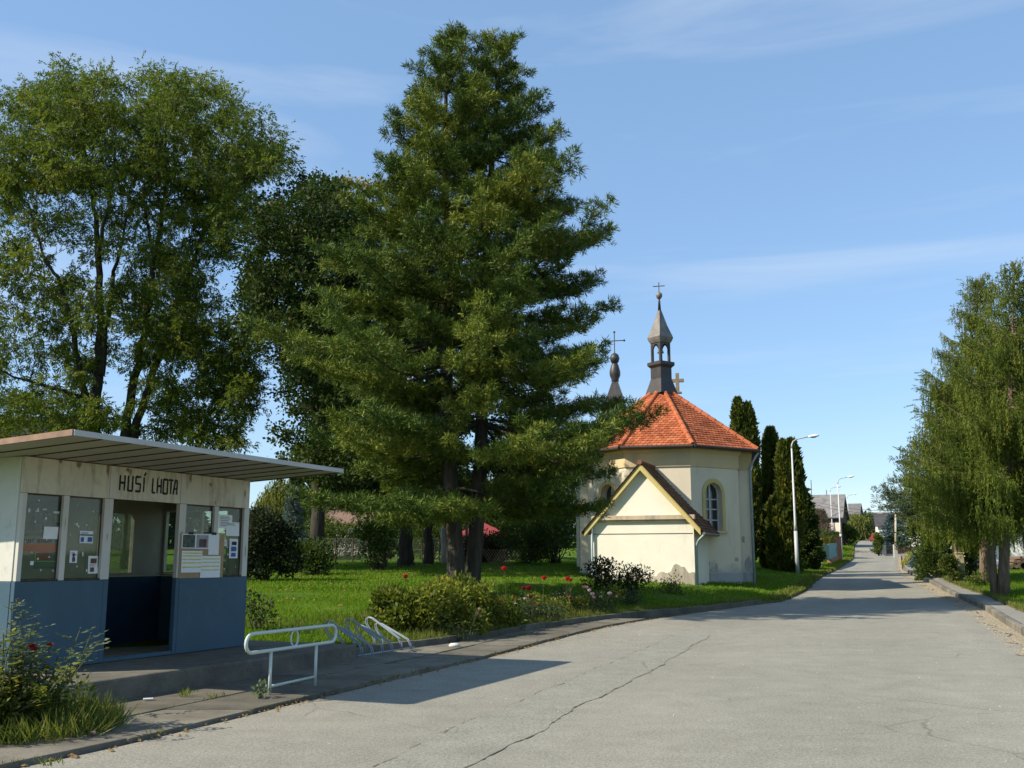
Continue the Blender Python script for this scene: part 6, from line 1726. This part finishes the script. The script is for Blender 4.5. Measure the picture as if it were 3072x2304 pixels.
# garden fence on the left
gf = on(GX(2470, 70), 70)
gfn = thing("garden_fence", "turquoise garden fence panel on a low brick wall beside a brick gatepost", "fence", gf)
def wall_between(m, p, q_, t, z0, z1, step=6):
    d = unit(np.array([q_[0] - p[0], q_[1] - p[1], 0])); n_ = np.array([-d[1], d[0], 0]) * t / 2
    for i in range(step):
        a, b_ = p + (q_ - p) * i / step, p + (q_ - p) * (i + 1) / step
        za_, zb_ = float(hh(a[0], a[1])), float(hh(b_[0], b_[1]))
        m.add([a - n_ + (0, 0, za_ + z0 - a[2]), a + n_ + (0, 0, za_ + z0 - a[2]), b_ + n_ + (0, 0, zb_ + z0 - b_[2]), b_ - n_ + (0, 0, zb_ + z0 - b_[2]),
               a - n_ + (0, 0, za_ + z1 - a[2]), a + n_ + (0, 0, za_ + z1 - a[2]), b_ + n_ + (0, 0, zb_ + z1 - b_[2]), b_ - n_ + (0, 0, zb_ + z1 - b_[2])],
              [(4, 5, 6, 7), (0, 3, 7, 4), (1, 2, 6, 5), (0, 1, 5, 4), (3, 2, 6, 7)])
    return m
A0, A1, A2 = on(GX(2440, 66), 66), on(GX(2487, 74), 74), on(GX(2512, 86), 86)
wall_between(MB(), A1, A2, .3, -.3, .35).build("base_wall", BRICK, gfn)
wall_between(MB(), A1, A2, .06, .352, 1.45).build("fence_panel", TURQ, gfn)
wall_between(MB(), A0, A1, .06, .3, 1.4).build("fence_panel", simple("green_mesh_panel", (.10, .16, .12), .3, 6), gfn)
for p, hgt_, m in ((on(GX(2448, 65.5), 65.5), 1.25, GREYW), (on(GX(2514, 86.5), 86.5), 1.9, BRICK)):
    MB().box(p[0] - .28, p[0] + .28, p[1] - .28, p[1] + .28, p[2] - .3, p[2] + hgt_).box(p[0] - .34, p[0] + .34, p[1] - .34, p[1] + .34, p[2] + hgt_ + .001, p[2] + hgt_ + .1).build("gatepost", m, gfn)
# barns and houses
def barn(label, name, px_l, px_r, px_g, Y0, ridge_py, eave_py, base_py, wallm, roofm, depth_px, yg):
    pass
def free_house(name, label, cat, a, b_, width, zg, eave, ridgeh, wallm, roofm, over=.4, chimney=None):
    """ridge runs from a to b_ (plan points, gable walls at both); the house is width across"""
    a, b_ = np.array([*a, 0.]), np.array([*b_, 0.]); d = unit(b_ - a); n_ = np.array([-d[1], d[0], 0]); L = np.linalg.norm(b_ - a)
    f = Fr((a[0], a[1], zg), d, n_); root = thing(name, label, cat, (a[0], a[1], zg)); w = width / 2
    m = MB(); m.prism([(-w, -2), (w, -2), (w, eave), (0, ridgeh), (-w, eave)], lambda p: f(0, p[0], p[1]), lambda p: f(L, p[0], p[1]))
    wl_ = m.build("wall", wallm, root)
    r = MB(); sl = (ridgeh - eave) / w
    for s in (-1, 1): r.prism([(0, ridgeh + .02), (s * (w + over), eave - sl * over + .02), (s * (w + over), eave - sl * over + .16), (0, ridgeh + .18)], lambda p: f(-over, p[0], p[1]), lambda p: f(L + over, p[0], p[1]))
    rf_ = r.build("roof", roofm, root)
    if chimney: 
        s_, o_, zt_ = chimney; MB().box(s_ - .35, s_ + .35, o_ - .35, o_ + .35, eave, zt_, f).build("chimney", BRICK, rf_)
    return root, f
Yb = 132.
zgb = 3.1
rgt = np.array([GX(2537, Yb), Yb]); lft = rgt + 24 * np.array([-.921, .389])
rb, fb = free_house("barn", "big grey-roofed barn left of the road with dark boarded gable", "barn", lft, rgt, 9.0, zgb, zat(2535, 1549, 128) - zgb, zat(2538, 1487, Yb) - zgb, BRICK, SLATE)
Lb = 24.; be = zat(2535, 1549, 128) - zgb
MB().prism([(-4.5, .9), (4.5, .9), (4.5, be), (0, zat(2538, 1487, Yb) - zgb - .1), (-4.5, be)], lambda p: fb(Lb + .02, p[0], p[1]), lambda p: fb(Lb + .08, p[0], p[1])).build("gable_boards", TIMBER, rb)
MB().box(1, Lb - .2, -4.56, -4.502, be - .75, be - .15, fb).build("vent_slot", INKDARK, rb)
MB().box(.5, Lb - .1, -4.56, -4.502, be - 2.0, be - .8, fb).build("plaster_band", PINKW, rb)
for px, Yq, top_ in ((2435, 137., 1440), (2481, 135., 1470)):
    p = P(px, 1488, Yq)
    o = MB().tube([p - np.array([0, 0, .8]), P(px - 2, top_, Yq)], .05, 5).build("antenna", IRON, rb)
zg2 = zat(2560, 1612, 205)
free_house("barn", "second grey-roofed barn farther off behind the willow", "barn", np.array([GX(2588, 205), 205.]) + 5 * np.array([-.921, .389]), (GX(2588, 205), 205.), 10, zg2, 4.5, zat(2570, 1513, 205) - zg2, GREYW, SLATE)
zg3 = zat(2615, 1610, 215)
free_house("house", "low brown-roofed house at the far crest of the road", "house", np.array([GX(2640, 215), 215.]) + 4.5 * np.array([-.921, .389]), (GX(2640, 215), 215.), 8, zg3, 2.4, zat(2615, 1553, 215) - zg3, GREYW, BROWNROOF)
zg4 = zat(2690, 1632, 116)
rw, fw = house("house", "white house with steep dark roof behind the blue spruce", "house", GX(2644, 116), GX(2790, 116), 116., zg4, zat(2690, 1577, 115.5) - zg4, zat(2690, 1540, 120) - zg4, 8.5, WHITEW, DARKROOF, -18, wins=((.6, .9, 1.0, 1.15), (-1.5, .9, .9, 1.15)), over=.3, chimney=(-2.3, 4.2, zat(2637, 1543, 120) - zg4 + .3))
ds = P(2721, 1588, 114.6)
sd = MB().lathe([(.0, -.08), (.3, -.05), (.5, .03), (.52, .06)], (0, 0, 0), 18)
sd.v = [tuple(ds + np.array([v[0], -v[2] - .05, v[1]])) for v in sd.v]
sdo = sd.build("dish", LAMPHEAD, rw, smooth=True)
MB().tube([ds + np.array([0, .05, -.1]), ds + np.array([0, .6, -.9])], .04, 6).build("dish_arm", IRON, sdo)
pf = on(GX(2700, 104), 104)
pfr = thing("picket_fence", "dark picket fence on a low wall before the white house", "fence", pf)
pk = MB(); x0, x1 = GX(2660, 104), GX(2765, 104)
for i in range(int((x1 - x0) / .17)): pk.box(x0 + i * .17, x0 + i * .17 + .09, 103.97, 104., pf[2] + .25, pf[2] + 1.0)
for h in (.4, .85): pk.box(x0, x1, 104.002, 104.05, pf[2] + h, pf[2] + h + .07)
pk.build("pickets", TIMBER, pfr)
MB().box(x0, x1, 103.95, 104.1, pf[2] - .4, pf[2] + .24).build("base_wall", GREYW, pfr)
MB().box(x0 - .5, x0 - .05, 103.8, 104.2, pf[2] - .4, pf[2] + 1.15).build("gatepost", GREYW, pfr)
up = on(GX(2690, 100), 100)
upr = thing("utility_pole", "wooden utility pole on a concrete stub by the picket fence", "utility pole", up)
MB().tube([up + np.array([0, 0, .9]), P(2687, 1540, 100)], [.13, .10], 8).build("pole", simple("bleached_pole", (.42, .36, .27), .15, 6), upr, smooth=True)
MB().box(up[0] - .17, up[0] + .17, up[1] + .06, up[1] + .3, up[2] - .3, up[2] + 1.3).build("stub", GREYW, upr)
wr = MB(); pa, pb_ = P(2440, 1512, 118.), P(2687, 1542, 100.)
for o_ in (0, .35): wr.tube([pa + (pb_ - pa) * t + np.array([0, 0, o_ - 1.0 * 4 * t * (1 - t) * .35]) for t in np.linspace(0, 1, 14)], .022, 4)
tag(wr.build("power_line", IRON), "pair of overhead wires sagging across the far road", "power line")
car = P(2623, 1625, 165)
cz = zat(2623, 1629, 150)
cr_ = thing("parked_car", "red car parked just past the clipped hedge at the bend", "car", (GX(2641, 150), 150., cz))
cb = MB(); q3 = np.array([GX(2641, 150), 150., cz])
cb.prism([(-1.9, .3), (1.9, .3), (1.95, .8), (1.2, .95), (.7, 1.45), (-.9, 1.48), (-1.6, 1.0), (-1.95, .9)], lambda p: q3 + np.array([-.8, p[0], p[1]]), lambda p: q3 + np.array([.8, p[0], p[1]]))
cb.build("body", simple("red_car_paint", (.22, .025, .018), .05, 3, .3, .5, 0), cr_, bevel=.06)
for sx in (-.74, .74):
    for sy in (-1.2, 1.2): MB().tube([q3 + np.array([sx - .09, sy, .31]), q3 + np.array([sx + .09, sy, .31])], .31, 12).build("wheel", INKDARK, cr_)
MB().box(-.65, .65, -1.40, -1.25, 1.02, 1.36, Fr(q3, (1, 0, 0), (0, 1, 0))).build("rear_window", WINDARK, cr_)

# right-hand side
cone_bush("broad yew-like bush on the verge left of the larch trunks", 2812, 50.5, 1575, 1.1, 8000, LEAF_HEDGE, .3, "bush", .14, .08, .9)
big("bright green low bush beside the larch trunks", 2852, 46., .6, 1.25, 1500, .12, .07, LEAF_HEDGE, .75, 10, "bush", "bush", "bushes on the right verge")
big("dark bush between the stone post and the second larch", 2915, 48., 1.0, 3.2, 4200, .14, .08, LEAF_HEDGE, .15, 16, "bush", "bush", "bushes on the right verge")
big("small leafy plant at the foot of the second larch", 2925, 42.3, .45, .55, 500, .1, .06, LEAF_HEDGE, .75, 8, "bush", "bush", "bushes on the right verge")
big("yellow-leaved shrub at the far end of the right verge", 2737, 72., .8, 1.3, 1300, .13, .08, SHRUBG, .9, 10, "shrub", "shrub", "bushes on the right verge")
spruce("dwarf blue spruce beside the yellow shrub on the right verge", 2752, 67., 1668, .55, 9, SPRUCE, seed=9)
spruce("bluish young fir above the yellow shrub, right verge", 2757, 76., 1640, .7, 10, SPRUCE, seed=19)
big("large dark shrub mass behind the yew-like bush", 2800, 58., 2.0, 5.0, 5200, .17, .09, LEAF_HEDGE, .25, 18, "bush", "bush", "bushes on the right verge")
# long-boughed pine reaching over the road behind the larches
gp = on(GX(2790, 58), 58)
pr = thing("pine_tree", "pine with long bluish boughs reaching towards the road behind the larches", "tree", gp)
tpx = [gp - np.array([0, 0, .2]), P(2785, 1500, 58), P(2780, 1330, 58)]
tr = MB().tube(tpx, [.22, .16, .05], 8).build("trunk", BARKP, pr, smooth=True)
bm_ = MB(); B, Dn = [], []
for bx, by in ((2640, 1468), (2650, 1520), (2690, 1440), (2712, 1385), (2700, 1510), (2735, 1360), (2725, 1545), (2760, 1330), (2680, 1490), (2840, 1400), (2830, 1460), (2745, 1430), (2730, 1590), (2760, 1560), (2665, 1500)):
    e = P(bx, by, 58 + random.uniform(-2, 2)); s_ = tpx[1] + (tpx[2] - tpx[1]) * max(0, min(1, (1510 - by) / 190))
    cv = curve(s_ - np.array([0, 0, .3]), e, 8, .05, .08); bm_.tube(cv, taper(.05, .012, 8), 5, cap=False)
    for i in range(2, 9):
        for _ in range(12):
            q_ = cv[i] + RG.normal(size=3) * np.array([.32, .32, .2]); d = unit(cv[i] - cv[i - 1]) + RG.normal(size=3) * .5 + np.array([0, 0, .3])
            for _ in range(12): B.append(q_ + RG.normal(size=3) * .07); Dn.append(unit(d) + rdir(1)[0] * .7)
bm_.build("branches", BARKP, tr)
LV = Leaves(); B = np.array(B); LV.add(B, np.array(Dn), .24, .04, .55 + RG.normal(0, .2, len(B)))
LV.build("crown", foliage("grey_pine_needle", [(0, (.05, .08, .05)), (.6, (.10, .135, .075)), (1, (.17, .19, .09))], .2), pr)
spo = on(GX(2880, 46.0), 46.0)
MB().box(-.16, .16, -.13, .13, -.2, 1.22, zrot(spo, -15)).box(-.19, .19, -.16, .16, 1.221, 1.3, zrot(spo, -15)).build("post", simple("mossy_stone", (.3, .27, .17), .3, 6, .9, .1, .5), tag(thing("stone_post", "x", "post", spo), "square mossy stone post before the smaller larch"), bevel=.02)
ppo = on(GX(2800, 49.5), 49.5)
pt = MB().lathe([(.42, 0), (.5, .02), (.52, .25), (.47, .26), (.45, .18), (.01, .18)], ppo, 20).build("planter_ring", GREYW, None)
tag(pt, "round concrete planter ring before the yew-like bush", "planter")
hx = on(GX(3090, 60), 60)
house("house", "white house wall with small dark window behind the nearest larch", "house", GX(2955, 58), GX(3260, 58), 58., gz(3050, 58) - .1, 2.75, 5.2, 8, WHITEW, DARKROOF, -8, False, ((-.35, .95, .55, .95),))
wp = on(GX(3060, 54), 54)
wpl = MB()
for i in range(34):
    x_ = wp[0] - .9 + random.uniform(0, 2.2); z_ = wp[2] + random.uniform(.05, .75) * (1 - abs(x_ - wp[0] - .3) / 2.2)
    wpl.tube([(x_, 53.6, z_), (x_ + random.gauss(0, .1), 54.6, z_ + random.gauss(0, .04))], random.uniform(.07, .12), 7)
tag(wpl.build("firewood_heap", simple("firewood", (.16, .11, .075), .35, 9, .9)), "heap of brown firewood against the white house wall", "firewood", None, 'stuff')

# ------------------------------------------------------------------ woods on the horizon
LV = Leaves()
def wood(x0, x1, Y, h0, h1, n, s_, seed):
    r = np.random.default_rng(seed); m = max(6, int((x1 - x0) / 5))
    cx_, cy_ = r.uniform(x0, x1, m), Y + r.uniform(-6, 6, m); hz = r.uniform(h0, h1, m)
    k = r.integers(0, m, n); d = nrm(r.normal(size=(n, 3)))
    u = r.random(n)
    base = np.stack([cx_[k] + d[:, 0] * 4.2 * (1.1 - u * .55), cy_[k] + d[:, 1] * 3.5, hh(cx_[k], cy_[k]) + hz[k] * (.03 + .97 * u)], 1)
    LV.add(base, d + np.array([0, 0, .2]), s_ * r.uniform(.6, 1.2, n), s_ * .55, (.5 + .25 * np.sin(k * 2.3)) + r.normal(0, .15, n), .2)
wood(-75, -4, 105, 6.5, 10, 22000, .75, 1)
wood(-6, 20, 112, 6, 8.5, 9000, .75, 2)
wood(18, 34, 120, 4, 6.5, 4500, .75, 5)
wood(60, 190, 330, 3.5, 8, 14000, 2.0, 3)
wood(48, 75, 95, 6, 11, 9000, .8, 4)
tag(LV.build("woodland", LEAF_FAR), kind='stuff')
# far fields closing the horizon
hm = MB()
hv = []
xs = np.linspace(-900, 900, 60)
for i, yv in enumerate(np.linspace(420, 1500, 10)):
    for xv in xs: hv.append((xv, yv, 8.0 + (yv - 420) * .022 + 5 * math.sin(xv * .006 + yv * .002) * min(1, (yv - 420) / 300)))
tag(grid_mesh("hills", hv, [(i * 60 + j, i * 60 + j + 1, (i + 1) * 60 + j + 1, (i + 1) * 60 + j) for i in range(9) for j in range(59)], simple("far_field", (.06, .085, .05), .2, .02, .95, .1, 0), smooth=True), kind='structure')
